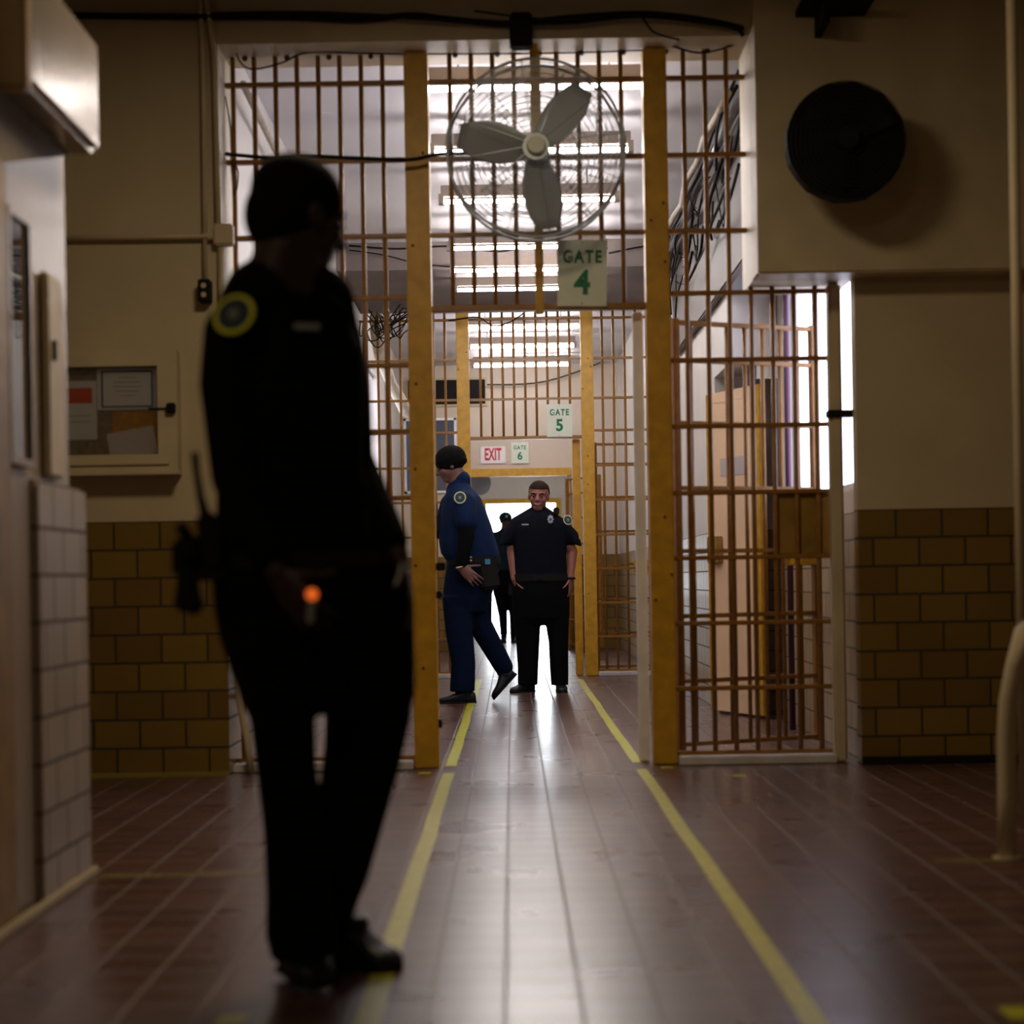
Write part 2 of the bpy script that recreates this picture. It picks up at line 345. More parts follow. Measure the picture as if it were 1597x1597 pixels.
# ---------------------------------------------------------------- barred gates
RZ = [3.42, 3.035, 2.655, 2.345, 2.01, 1.68, 1.347, 1.023, 0.696, 0.372, 0.05]
SP = 0.1067
def make_gate(d, xl, xr, label, header, first=True):
    g = thing('barred_gate', (0.155, d, 0), label, 'gate', 'yellow barred gates')
    for x0, x1 in ((-0.497, -0.377), (0.69, 0.808)):
        p = MB().box(x0, x1, d-0.06, d+0.06, 0, 3.56, 0.006).build('post', m_yel, g)
        for k in range(6):
            z = random.uniform(0.3, 3.3); x = x0+random.uniform(0.01, 0.11)
            MB().cone((x, d-0.066, z), (x, d-0.058, z), 0.007, 0.007, 8).build('bolt', m_rust, p)
    def vbar(x, z0, z1):
        MB().cone((x, d, z0), (x, d, z1), 0.0125, seg=10).build('bar', m_bar, g, smooth=True)
    x = -0.606
    while x > xl+0.02: vbar(x, 0.042, 3.56); x -= SP
    for k in range(9): vbar(-0.27+k*SP, 2.29, 3.56)
    x = 0.896
    while x < xr-0.03: vbar(x, 0.042, 3.56 if x < 1.18 or xr < 1.5 else 2.37); x += SP
    def rail(x0, x1, z, m=m_bar, h=0.011):
        MB().box(x0, x1, d-0.019, d+0.019, z-h, z+h, 0.003).build('rail', m, g)
    for z in RZ:
        rail(xl, -0.497, z)
        rail(0.808, (1.2 if (z > 2.37 and xr > 1.5) else xr), z)
        if z > 2.4: rail(-0.377, 0.69, z)
    MB().box(-0.377, 0.69, d-0.03, d+0.03, 2.27, 2.30, 0.003).build('header', m_bar, g)
    x = xl+0.1
    while x < (xr if xr < 1.5 else 1.2):
        MB().ball((x, d-0.012, 3.552), 0.014, seg=8).build('anchor_bolt', m_rust, g); x += 0.21
    return g
g4 = make_gate(G4, -1.39, 1.61, 'near floor-to-header yellow barred gate with the grey fan and the number four sign', True)
g5 = make_gate(G5, -1.42, 1.42, 'second yellow barred gate farther down the corridor carrying the number five sign', True)
MB().box(1.32, 1.60, G4+0.012, G4+0.03, 1.035, 1.345, 0.003).build('lock_plate', m_brownplate, g4)
MB().box(0.14, 0.182, G4-0.05, G4-0.015, 2.25, 3.56, 0.004).build('center_strap', m_yel, g4)
MB().box(-0.377, -0.33, G4-0.055, G4+0.03, 0.98, 1.02, 0.004).build('latch', m_blkm, g4)
MB().cone((-0.365, G4-0.05, 0.86), (-0.365, G4+0.03, 0.86), 0.02).build('latch_pin', m_blkm, g4)
MB().box(-0.385, -0.36, G4-0.05, G4, 0.2, 0.24).build('lower_latch', m_blkm, g4)

def make_leaf(w, h=2.24):
    """swinging leaf along +X from its hinge at the origin"""
    parts = []
    parts.append(('stile', MB().box(0, 0.035, -0.02, 0.02, 0.0, h, 0.004), m_bar))
    parts.append(('stile', MB().box(w-0.035, w, -0.02, 0.02, 0.06, h, 0.004), m_bar))
    x = SP
    while x < w-0.05:
        parts.append(('bar', MB().cone((x, 0, 0.08), (x, 0, h-0.02), 0.011, seg=8), m_bar)); x += SP
    for z in (0.08, 0.40, 0.73, 1.06, 1.38, 1.71, 2.03, h-0.02):
        parts.append(('rail', MB().box(0.03, w-0.03, -0.016, 0.016, z-0.011, z+0.011, 0.003), m_bar))
    return parts
def leaf(loc, ang, w, label, h=2.24, box=True):
    o = bpy.data.objects.new('gate_leaf', None); C.objects.link(o); o.location = loc; o.rotation_euler = (0, 0, ang)
    tag(o, label, 'gate door', 'barred gate leaves')
    for n, bm, m in make_leaf(w, h):
        q = bm.build(n, m, None, smooth=(n == 'bar')); q.parent = o
    if box:
        q = MB().box(w-0.2, w-0.02, -0.03, 0.03, 0.98, 1.10, 0.004).build('lock_box', m_yel, None); q.parent = o
    return o
leaf((0.83, G4+0.12, 0), math.radians(24), 0.86, 'brown barred gate leaf swung back behind the right-hand bars of the near gate')
leaf((0.80, G5+0.12, 0), math.radians(8), 0.58, 'brown barred gate leaf folded behind the right-hand bars of the second gate')
leaf((0.73, G6-0.10, 0), math.radians(-62), 0.85, 'barred gate leaf standing open beside the far doorway under the exit sign', box=False)

tag(MB().box(0.628, 0.682, G4+0.07, G4+0.13, 0, 2.27, 0.008).build('door_stop_post', m_jamb), 'pale white steel door stop against the right post of the near gate', 'post')
tag(MB().box(0.60, 0.675, G5+0.07, G5+0.13, 0, 2.27, 0.008).build('door_stop_post', m_yel), 'brown-yellow steel door stop against the right post of the second gate', 'post')
pc = thing('pipe_column', (1.63, G4-0.08, 0), 'cream painted pipe column where the near gate meets the right-hand tiled wall', 'pipe')
MB().box(1.582, 1.645, G4-0.11, G4-0.03, 0, 2.37, 0.012).build('column', m_cream, pc)
MB().box(1.57, 1.70, G4-0.13, G4-0.05, 1.705, 1.74, 0.004).build('bracket', m_blkm, pc)
# peach door folded open beyond the bars
dp = at(1110, 1100, 11.75); 
dr = bpy.data.objects.new('steel_door', None); C.objects.link(dr)
hx, hy = 1.635, 11.2; ex, ey = 1.365, 11.85
dr.location = (hx, hy, 0); dr.rotation_euler = (0, 0, math.atan2(ey-hy, ex-hx)); dw = math.hypot(ex-hx, ey-hy)
tag(dr, 'peach painted steel door with ochre edges standing open beyond the bars on the right', 'door')
for nm, bm, m in (('panel', MB().box(0.05, dw-0.05, -0.018, 0.018, 0.02, 2.16), m_doorp),
                  ('edge_stile', MB().box(0, 0.05, -0.024, 0.024, 0.02, 2.17, 0.004), m_yel),
                  ('edge_stile', MB().box(dw-0.05, dw, -0.024, 0.024, 0.02, 2.17, 0.004), m_yel),
                  ('top_rail', MB().box(0.05, dw-0.05, -0.021, 0.021, 2.10, 2.17), m_doorp),
                  ('notice', MB().box(0.18, 0.52, 0.019, 0.021, 1.60, 1.72), m_paper2),
                  ('lock_box', MB().box(dw-0.20, dw-0.05, 0.018, 0.06, 1.02, 1.20, 0.005), m_brownplate)):
    q = bm.build(nm, m, None); q.parent = dr

# ---------------------------------------------------------------- signs
def sign(name, x0, y0, x1, y1, d, label, top, num, ink, face, tilt=0.0):
    a = at(x0, y1, d); b_ = at(x1, y0, d)
    cx = (a.x+b_.x)/2; cz = (a.z+b_.z)/2; w_ = (b_.x-a.x); h_ = (b_.z-a.z)
    s = thing(name, (cx, d, cz), label, 'sign', 'signs over the gates')
    pl = MB().box(-w_/2, w_/2, -0.003, 0.003, -h_/2, h_/2, 0.001).xf(Matrix.Translation((cx, d, cz)) @ Matrix.Rotation(tilt, 4, 'Y')).build('plate', face, s)
    def off(u, v_): return (cx+u*math.cos(tilt)+v_*math.sin(tilt), d-0.005, cz-u*math.sin(tilt)+v_*math.cos(tilt))
    for u, v_ in ((0, h_*0.46), (0, -h_*0.46)) if num else ((w_*.45, h_*.42), (-w_*.45, h_*.42), (w_*.45, -h_*.42), (-w_*.45, -h_*.42)):
        p = off(u, v_); MB().cone((p[0], d-0.008, p[2]), (p[0], d, p[2]), 0.005, seg=8).build('screw', m_steel, s)
    if num:
        text(top, h_*0.26, off(0, h_*0.24), ink, s, 'lettering', xs=0.80, track=1.22, rz=tilt)
        text(num, h_*0.50, off(0.0, -h_*0.16), ink, s, 'numeral', xs=0.95, rz=tilt)
        st = MB()
        for u, v_, ww, hh in ((-w_*.235, h_*.24, .0035, h_*.2), (w_*.065, h_*.24, .0035, h_*.2)):
            p = off(u, v_); st.box(p[0]-ww/2, p[0]+ww/2, d-0.0085, d-0.004, p[2]-hh/2, p[2]+hh/2)
        st.build('stencil_gap', face, s)
    else:
        text(top, h_*0.98, off(0, 0), ink, s, 'lettering', xs=0.50, rz=tilt)
    return s
sign('gate_sign', 871, 374, 946, 478, G4-0.055, 'white sign lettered GATE 4 in green hanging on the near barred gate', 'GATE', '4', m_green, m_sign, 0.02)
sign('gate_sign', 853.6, 630, 892.4, 681.6, G5-0.04, 'white sign lettered GATE 5 in green on the second barred gate', 'GATE', '5', m_green, m_sign, 0.0)
sign('gate_sign', 798, 689.5, 824.5, 723, G6-0.02, 'small white sign lettered GATE 6 in green on the far wall', 'GATE', '6', m_green, m_sign, 0.0)
sign('exit_sign', 750, 696, 788.5, 723, G6-0.02, 'white EXIT sign with red letters on the far wall above the doorway', 'EXIT', '', m_red, m_signw, 0.0)

# ---------------------------------------------------------------- fluorescent lights
def light(zpx, z, label, ln=1.17, xc=0.16):
    d = (z-CAMH)*F/zpx; cz = 3.75 if d < 14.4 else (3.52 if d < G5 else 3.75)
    g = thing('fluorescent_light', (xc, d, z), label, 'light', 'fluorescent tube lights down the corridor ceiling')
    MB().cone((xc-ln/2, d, z), (xc+ln/2, d, z), 0.015, seg=12).build('tube', m_tube, g, smooth=True)
    b = MB(); b.box(xc-ln/2-0.02, xc+ln/2+0.02, d-0.018, d+0.018, z+0.032, z+0.11, 0.004)
    b.build('housing', m_house, g)
    for xa in (xc-ln/2-0.035, xc+ln/2): MB().box(xa, xa+0.035, d-0.03, d+0.03, z-0.02, z+0.05).build('lamp_holder', m_house, g)
    if cz > z+0.11:
        for xa in (xc-0.4, xc+0.4): MB().cone((xa, d, z+0.09), (xa, d, cz), 0.006).build('hanger', m_steel, g)
    return g
names = ['nearest', 'second', 'third', 'fourth', 'fifth', 'sixth', 'seventh', 'eighth', 'ninth', 'tenth']
for i, (zp, z) in enumerate(((767, 3.53), (668, 3.53), (591, 3.53), (518, 3.49), (483, 3.43), (453, 3.42), (427, 3.60), (393, 3.58), (363, 3.58), (334, 3.60))):
    where = 'hung low before the dark soffit' if 3 <= i <= 5 else ('behind the grey fan' if i < 3 else 'beyond the second gate')
    light(zp, z, '%s white fluorescent tube light from the near gate, %s' % (names[i], where))
# the dim lamp over the hall, out of the picture
for lx, ly, lb in ((-0.3, 5.7, 'square ceiling lamp over the hall before the near gate'), (-1.3, 1.0, 'square ceiling lamp over the entrance end of the hall')):
    hl = thing('ceiling_lamp', (lx, ly, 3.74), lb, 'light')
    MB().box(lx-0.4, lx+0.4, ly-0.4, ly+0.4, 3.74, 3.95, 0.01).build('housing', m_house, hl)

# ---------------------------------------------------------------- fans
def ring(b, c, r, t, n=48, ax='Y'):
    pts = [V(c)+V((r*math.cos(2*PI*k/n), 0, r*math.sin(2*PI*k/n))) for k in range(n+1)]
    b.tube(pts, t, 5)
fc = at(836, 235, 8.36); fr = 0.428
fan = thing('industrial_fan', fc, 'large grey round cage fan with three blades in front of the near gate bars', 'fan')
b = MB()
for y, n, rr in ((-0.10, 28, 0.985), (0.08, 14, 0.985)):
    for k in range(n):
        r = fr*(0.17+(rr-0.17)*k/(n-1)); bow = (1-(r/fr)**3)*0.05*(1 if y > 0 else -1)
        ring(b, fc+V((0, y*0.6+bow, 0)), r, 0.0021, 64)
    for k in range(12):
        a = 2*PI*k/12+0.15
        pts = []
        for q in range(7):
            r = fr*(0.15+0.85*q/6); bow = (1-(r/fr)**3)*0.05*(1 if y > 0 else -1)
            pts.append(fc+V((r*math.cos(a), y*0.6+bow, r*math.sin(a))))
        b.tube(pts, 0.0024, 5)
b.build('cage', m_steel, fan)
b = MB(); ring(b, fc+V((0, -0.06, 0)), fr, 0.007, 64); ring(b, fc+V((0, 0.05, 0)), fr, 0.007, 64); b.build('rim', m_steel, fan, smooth=True)
MB().cone(fc+V((0, -0.13, 0)), fc+V((0, -0.10, 0)), 0.040, 0.046, 24).build('hub_cap', m_sign, fan)
MB().cone(fc+V((0, -0.09, 0)), fc+V((0, 0.10, 0)), 0.065, 0.065, 24).cone(fc+V((0, 0.08, 0)), fc+V((0, 0.2, 0)), 0.06, 0.05, 16).build('motor', m_steel, fan)
for a in (math.radians(52), math.radians(168), math.radians(278)):
    b = MB(); rings = []
    for q in range(7):
        r = 0.05+0.33*q/6; wd = 0.035+0.075*math.sin(PI*min(1, 0.15+0.75*q/6))
        tw = math.radians(38-18*q/6)
        cdir = V((math.cos(a), 0, math.sin(a))); sdir = V((-math.sin(a), 0, math.cos(a)))
        u = sdir*wd*math.cos(tw)+V((0, 1, 0))*wd*math.sin(tw)*0.5
        nrm = cdir.cross(u).normalized()*0.002
        rings.append((fc+cdir*r, u, nrm))
    b.loft(rings, 12, 2.0); b.build('blade', m_blade, fan, smooth=True)
MB().box(fc.x-0.02, fc.x+0.02, 8.50, 8.53, fc.z-0.05, 3.56, 0.003).build('drop_pole', m_yel, fan)
p = at(813, 52, 8.36)
MB().box(p.x-0.055, p.x+0.055, 8.34, WY, p.z-0.065, p.z+0.10, 0.01).build('ceiling_bracket', m_blk, fan)

bc = at(1318, 222, 7.95); br_ = 93/(F/7.95)
bf = thing('wall_fan', bc, 'black round wall fan on the cream bulkhead at upper right', 'fan')
b = MB(); poly = []
for k in range(24):
    a = 2*PI*k/24+0.1; rr = br_*(1.0 if k % 2 else 0.985); poly.append((bc.x+rr*math.cos(a), bc.z+rr*math.sin(a)))
b.prism(poly, bc.y-0.03, bc.y+0.05); b.build('drum', m_blkm, bf)
b = MB()
for k in range(13): ring(b, bc+V((0, -0.04-0.04*(1-k/12), 0)), br_*(0.14+0.85*k/12), 0.0022, 40)
b.build('cage', m_blkm, bf)
MB().cone(bc+V((0, -0.09, 0)), bc+V((0, 0.15, 0)), 0.05, 0.06, 20).build('motor', m_blkm, bf)
for a in (0.6, 2.7, 4.8):
    cdir = V((math.cos(a), 0, math.sin(a))); sd = V((-math.sin(a), 0, math.cos(a)))
    MB().loft([(bc+cdir*0.04+V((0, -0.045, 0)), sd*0.03, V((0, .002, 0))), (bc+cdir*0.22+V((0, -0.045, 0)), sd*0.07+V((0, .03, 0)), V((0, .002, 0)))], 12).build('blade', m_blkm, bf)
b = MB().box(bc.x-0.03, bc.x+0.03, bc.y+0.04, 8.27, bc.z-0.03, bc.z+0.03)
b.box(bc.x-0.09, bc.x+0.09, 8.24, 8.26, bc.z-0.09, bc.z+0.09)
b.build('bracket', m_blkm, bf)
# brackets and hoses above the black fan
q = at(1300, 20, 8.2)
bk = thing('wall_bracket', q, 'dark steel bracket with hanging hoses above the black fan', 'bracket')
MB().box(q.x-0.17, q.x+0.16, 8.0, 8.26, q.z+0.00, q.z+0.03).box(q.x-0.08, q.x-0.05, 8.02, 8.26, q.z-0.10, q.z+0.02).build('arm', m_blkm, bk)
b = MB()
for k in range(4):
    x = q.x-0.10+0.06*k
    b.tube([(x, 8.12, q.z+0.02), (x+0.03, 8.1, q.z+0.08), (x+0.09, 8.12, q.z+0.16), (x+0.12, 8.14, q.z+0.3)], 0.009, 7)
b.build('hose', m_cream, bk)
# little grey fan in the far room
p = at(752, 755, G6+0.6)
lf = thing('wall_fan', p, 'small grey round fan just inside the far doorway', 'fan')
MB().cone(p+V((-0.02, -0.05, 0)), p+V((0, 0.05, 0)), 0.15, 0.13, 24).build('cage', m_steel, lf)
MB().cone(p, p+V((-0.35, 0, 0.18)), 0.015).build('arm', m_blkm, lf)

# ---------------------------------------------------------------- floor tape
def strip(pts, w_, name, label, m=m_tape):
    b = MB()
    for k in range(len(pts)-1):
        (x0, y0), (x1, y1) = pts[k], pts[k+1]
        n = V((y1-y0, -(x1-x0), 0)).normalized()*w_/2
        z0, z1 = 0.0004, 0.0016
        P = [(x0+n.x, y0+n.y), (x1+n.x, y1+n.y), (x1-n.x, y1-n.y), (x0-n.x, y0-n.y)]
        b.prism(P, z0, z1, 'XY')
    return tag(b.build(name, m), label, 'tape', 'yellow tape on the floor')
def wob(x, y0, y1, n): return [(x+random.uniform(-0.004, 0.004), y0+(y1-y0)*k/n) for k in range(n+1)]
strip(wob(-0.321, 3.2, 8.36, 10), 0.056, 'floor_tape', 'yellow tape line along the floor on the left, in front of the near gate')
strip(wob(-0.321, 8.68, 16.2, 14), 0.056, 'floor_tape', 'yellow tape line along the floor on the left, beyond the near gate')
strip(wob(0.612, 3.2, 8.40, 10), 0.052, 'floor_tape', 'yellow tape line along the floor on the right, in front of the near gate')
strip(wob(0.612, 8.68, 16.0, 14), 0.052, 'floor_tape', 'yellow tape line along the floor on the right, beyond the near gate')
strip([(-1.34, 5.56), (-0.78, 5.56)], 0.05, 'floor_tape', 'faded tape line across the floor beside the left tiled booth', m_tapew)
strip([(1.35, 5.58), (1.62, 5.58)], 0.05, 'floor_tape', 'faded tape line across the floor at the foot of the right handrail', m_tapew)
for (px, py, lab) in ((663, 1206, 'short yellow tape mark at the foot of the left gate post'), (1040, 1197, 'short yellow tape mark at the foot of the right gate post'),
                      (1153, 1210, 'tiny yellow tape mark on the floor before the right-hand bars'), (362, 1592, 'yellow tape mark at the bottom left edge of the floor'), (1588, 1580, 'yellow tape mark at the bottom right corner of the floor')):
    d = (CAMH*F)/(py-904+(px-799)*math.sin(ROLL)); x = (px-799-(py-904)*math.sin(ROLL))*d/F
    strip([(x-0.03, d), (x+0.03, d)], 0.07 if d > 7 else 0.1, 'tape_mark', lab)

# ---------------------------------------------------------------- near left fittings
bx = thing('overhead_box', (-1.4, 5.1, 2.30), 'glossy cream metal box jutting from the wall at the upper left', 'box')
MB().box(-1.412, -1.285, 4.69, 5.50, 2.30, 2.66, 0.02).build('casing', m_galv, bx, smooth=False)
MB().box(-1.412, -1.29, 4.71, 5.14, 2.66, 3.9, 0.02).build('upper_casing', m_galv, bx)
MB().box(-1.412, -1.279, 4.64, 4.70, 2.27, 3.4, 0.01).build('end_plate', m_brownplate, bx)
MB().prism([(5.5, 2.30), (4.5, 2.30), (4.5, 2.02), (4.73, 2.09)], -1.412, -1.385, 'YZ').build('darkening_panel', m_ceilN, bx)  # dark sheet added on the wall to stand for the shade under the box
wn = thing('vision_panel', (-1.40, 4.75, 1.3), 'tall narrow dark glass panel in the left wall reflecting the tube lights', 'window')
zt = at(38, 342, 4.94).z; zb = at(40, 715, 4.94).z
MB().box(-1.412, -1.394, 4.84, 5.06, zb, zt).build('glass', m_darkglass, wn)
b = MB(); b.box(-1.413, -1.385, 4.82, 4.84, zb-0.02, zt+0.02).box(-1.413, -1.385, 5.03, 5.05, zb-0.02, zt+0.02).box(-1.413, -1.385, 4.84, 5.03, zt, zt+0.02).box(-1.413, -1.385, 4.84, 5.03, zb-0.02, zb)
b.build('frame', m_lilac, wn)
nb = thing('wall_cabinet', (-1.40, 5.2, 1.3), 'narrow shallow cream wall cabinet with a small latch above the tiled wainscot', 'cabinet')
MB().box(-1.414, -1.385, 5.22, 5.40, at(80, 742, 5.2).z, at(80, 420, 5.2).z, 0.008).build('body', m_cream, nb)
MB().box(-1.388, -1.375, 5.26, 5.28, 1.62, 1.68).build('latch', m_blkm, nb)

# display case on the left hall wall
cy = WY-0.10
a0 = at(117, 710, cy); a1 = at(245, 570, cy); o0 = at(117, 742, cy); o1 = at(275, 545, cy)
dc = thing('display_case', (-2.0, WY, o0.z), 'cream wall display case with notices behind glass on the left hall wall', 'cabinet')
XL = -2.55
b = MB(); b.box(XL-0.1, XL, cy, WY, o0.z, o1.z).box(a1.x, o1.x, cy, WY, o0.z, o1.z).box(XL, a1.x, cy, WY, o0.z, a0.z).box(XL, a1.x, cy, WY, a1.z, o1.z)
b.build('frame', m_cream, dc)
MB().box(XL, a1.x, cy+0.05, WY-0.01, a0.z, a1.z).build('backing', m_cork, dc)
MB().box(XL-0.1, o1.x-0.04, cy-0.012, cy, a0.z-0.05, a0.z-0.035).box(XL-0.1, o1.x+0.01, cy-0.02, cy, o0.z-0.0, o0.z+0.018).build('ledge', m_cream, dc)
lk = at(268, 637, cy)
q = MB().box(lk.x-0.022, lk.x+0.022, cy-0.03, cy, lk.z-0.025, lk.z+0.025, 0.006).cone((lk.x-0.11, cy-0.008, lk.z), (lk.x, cy-0.008, lk.z), 0.004).build('lock', m_blkm, dc)
def card(px0, py0, px1, py1, name, m, label, dd, rot=0):
    A = at(px0, py1, cy); B = at(px1, py0, cy); c = (A+B)/2
    o = thing(name, (c.x, cy+0.05-dd, A.z), label, 'paper')
    w_ = B.x-A.x; h_ = B.z-A.z; M = Matrix.Translation((c.x, cy+0.05-dd, c.z)) @ Matrix.Rotation(rot, 4, 'Y')
    MB().box(-w_/2, w_/2, -0.001, 0.001, -h_/2, h_/2).xf(M).build('sheet', m, o)
    return o, M, w_, h_
o, M, w_, h_ = card(149, 572, 242, 638, 'certificate', m_paper, 'white certificate with a blue border at the top of the display case', 0.003)
b = MB(); e = 0.008; W2, H2 = w_/2*0.86, h_/2*0.9
b.box(-W2, W2, -0.003, -0.001, H2-e, H2).box(-W2, W2, -0.003, -0.001, -H2, -H2+e).box(-W2, -W2+e, -0.003, -0.001, -H2, H2).box(W2-e, W2, -0.003, -0.001, -H2, H2)
b.xf(M).build('border', m_blue, o)
b = MB()
for k, f in enumerate((0.35, 0.5, 0.55, 0.45, 0.3)): b.box(-W2*f, W2*f, -0.003, -0.001, H2*0.6-k*0.022, H2*0.6-k*0.022+0.003)
b.xf(M).build('print', m_ink, o)
o, M, w_, h_ = card(95, 592, 147, 685, 'flyer', m_paper, 'white flyer with a red block at the left of the display case', 0.002)
MB().box(-w_/2*0.8, w_/2*0.75, -0.003, -0.001, h_*0.12, h_*0.38).xf(M).build('red_block', m_redp, o)
MB().box(-w_/2*0.6, w_/2*0.6, -0.003, -0.001, -h_*0.2, -h_*0.19).box(-w_/2*0.6, w_/2*0.6, -0.003, -0.001, -h_*0.1, -h_*0.09).xf(M).build('print', m_ink, o)
card(173, 640, 246, 690, 'poster', m_orangep, 'orange printed sheet behind the tilted paper in the display case', 0.002)
card(167, 668, 241, 712, 'paper_sheet', m_paper2, 'plain lilac sheet tilted at the bottom of the display case', 0.006, -0.17)
MB().box(XL, a1.x, cy+0.012, cy+0.016, a0.z, a1.z).build('glass', mat('case_glass', (1, 1, 1), 0.02, trans=1.0), dc)

# conduits, boxes on the left hall wall
def pipe(pts, r, name, label, m=m_cream, cat='pipe', seg=10):
    return tag(MB().tube(pts, r, seg).build(name, m, smooth=True), label, cat)
yw = WY-0.03
def wpt(px, py, dd=0.0): p = at(px, py, yw-dd); return (p.x, p.y, p.z)
pipe([wpt(313, -40), wpt(314, 20), wpt(317, 120), wpt(321, 440)], 0.011, 'conduit', 'thin cream conduit running down to the black outlet box')
pipe([wpt(318, -40), wpt(326, 20), wpt(334, 80), wpt(336, 120), wpt(341, 350)], 0.014, 'conduit', 'thicker cream conduit with a bend running down to the junction box')
pipe([wpt(60, 371, 0.01), wpt(200, 370, 0.01), wpt(338, 368, 0.01)], 0.011, 'conduit', 'horizontal conduit across the left hall wall above the display case')
pipe([wpt(345, 385), wpt(347, 700), wpt(350, 800)], 0.014, 'conduit', 'cream conduit running down from the junction box behind the standing officer')
p = at(350, 367, yw)
jb = thing('junction_box', (p.x, yw, p.z), 'cream junction box where the conduits meet beside the left bars', 'electrical box')
MB().box(p.x-0.047, p.x+0.047, yw-0.035, WY, p.z-0.052, p.z+0.052, 0.008).build('body', m_cream, jb)
MB().box(p.x-0.085, p.x-0.045, yw-0.02, WY, p.z-0.02, p.z+0.02, 0.006).build('coupling', m_cream, jb)
p = at(321, 455, yw)
ob = thing('outlet_box', (p.x, yw, p.z), 'black electrical outlet box at the end of the thin conduit', 'electrical box')
MB().box(p.x-0.03, p.x+0.03, yw-0.05, WY, p.z-0.055, p.z+0.055, 0.006).build('body', m_blkm, ob)
MB().cone((p.x, yw-0.054, p.z+0.022), (p.x, yw-0.049, p.z+0.022), 0.013).cone((p.x, yw-0.054, p.z-0.022), (p.x, yw-0.049, p.z-0.022), 0.013).build('socket', m_cream, ob)
# leaning pale rail at the left jamb, handrail at right, vertical pipe at right edge
pipe([tuple(at(371, 1040, 8.50)), tuple(at(373, 1090, 8.49)), tuple(at(385, 1150, 8.47)), tuple(at(392, 1206, 8.46))], 0.017, 'pipe_rail', 'slanting cream pipe rail at the foot of the left jamb')
hr = thing('handrail', (1.58, 5.6, 0), 'bent cream pipe handrail standing on the floor at the right edge', 'handrail')
pts = [at(1571, 1338, 5.6), at(1571, 1240, 5.6), at(1570, 1150, 5.6), at(1573, 1095, 5.6), at(1583, 1040, 5.6), at(1597, 985, 5.6), at(1625, 915, 5.6), at(1665, 850, 5.6), at(1720, 820, 5.6)]
MB().tube(pts, 0.030, 16).build('rail', m_cream, hr, smooth=True)
MB().cone((pts[0].x, 5.6, 0), (pts[0].x, 5.6, 0.008), 0.045, seg=20).build('foot_plate', m_cream, hr)
pp = at(1583, 300, 6.6)
pipe([(pp.x, 6.6, 0.0), (pp.x+0.0, 6.6, 3.95)], 0.02, 'standpipe', 'cream vertical pipe at the right edge in front of the bulkhead')
q = at(1228, 600, 10.4)
pipe([(q.x, 10.4, 0), (q.x, 10.4, 3.75)], 0.019, 'standpipe', 'thin dark purple-brown pipe beside the bright window behind the right-hand bars', mat('purple_brown_paint', (.07, .02, .05), .5))
# ---------------------------------------------------------------- cables
def cable(pp_, d, r, label, m=m_blk, n=6, name='cable'):
    P = [at(x, y, d) for x, y in pp_]; out = []
    for i in range(len(P)-1):
        p0 = P[max(i-1, 0)]; p1 = P[i]; p2 = P[i+1]; p3 = P[min(i+2, len(P)-1)]
        for k in range(n):
            t = k/n
            out.append(0.5*((2*p1)+(-p0+p2)*t+(2*p0-5*p1+4*p2-p3)*t*t+(-p0+3*p1-3*p2+p3)*t**3))
    out.append(P[-1])
    return tag(MB().tube(out, r, 6).build(name, m, smooth=True), label, 'cable', 'cables and wires along the ceiling and gates')
cable([(100, 24), (250, 26), (450, 27), (560, 31), (640, 24), (700, 30), (790, 37), (900, 27), (1010, 22), (1100, 32), (1160, 45)], 8.40, 0.016, 'thick black cable bundle strung along the header above the near gate')
cable([(330, 22), (470, 20), (600, 25), (750, 34), (880, 36), (1000, 26), (1130, 40), (1160, 56)], 8.36, 0.010, 'thinner black cable sagging beneath the bundle above the near gate')
cable([(740, 17), (860, 30), (985, 22), (1020, 50), (1060, 62)], 8.33, 0.005, 'thin black wire looping from the bundle to the top of the right post')
cable([(368, 70), (374, 95), (395, 108), (440, 98), (480, 82), (560, 83), (632, 84)], 8.58, 0.0045, 'thin dark wire looping behind the top of the left-hand bars')
cable([(660, 84), (760, 84), (900, 82), (1003, 78)], 8.60, 0.0045, 'thin dark wire running behind the top of the middle bars')
cable([(352, 150), (360, 200), (362, 240), (372, 270), (366, 305), (360, 240)], 8.60, 0.004, 'dangling brown wire loop at the left jamb', m_rust)
cable([(352, 240), (420, 246), (470, 243), (560, 247), (640, 249), (690, 240), (770, 240), (825, 240)], 8.50, 0.010, 'black power cable stretched across the left post to the grey fan')
cable([(1045, 70), (1085, 82), (1120, 78), (1160, 64)], 8.58, 0.005, 'thin dark wire sagging over the right-hand bars')
for k, (y0, y1) in enumerate(((470, 478), (474, 470), (468, 482))):
    cable([(590, y0), (660, y1+3), (760, y0+4), (850, y1), (940, y0+3), (1005, y1)], G5-0.1-0.02*k, 0.008, ['upper', 'middle', 'lower'][k]+' black cable strung along the top of the second gate')
cable([(700, 500), (745, 495), (770, 508), (800, 500), (830, 478)], G5-0.12, 0.006, 'drooping black wire at the top of the second gate')
cable([(545, 383), (620, 388), (700, 384), (780, 392), (830, 380)], 14.3, 0.008, 'dark cable along the face of the dark soffit, left part')
cable([(545, 390), (600, 398), (660, 412), (760, 420)], 14.3, 0.006, 'thin cable sloping across the dark soffit')
cable([(950, 395), (1000, 385), (1050, 380)], 14.3, 0.008, 'dark cable along the face of the dark soffit, right part')
cable([(760, 600), (850, 595), (950, 560), (1030, 520)], G6-0.15, 0.010, 'cable running across the far wall above the gate five sign')
cable([(640, 85), (1003, 82)], 9.24, 0.006, 'straight grey conduit crossing the corridor ceiling just past the near gate', m_steel)
cable([(640, 106), (1003, 103)], 9.50, 0.006, 'second straight grey conduit crossing the corridor ceiling', m_steel)
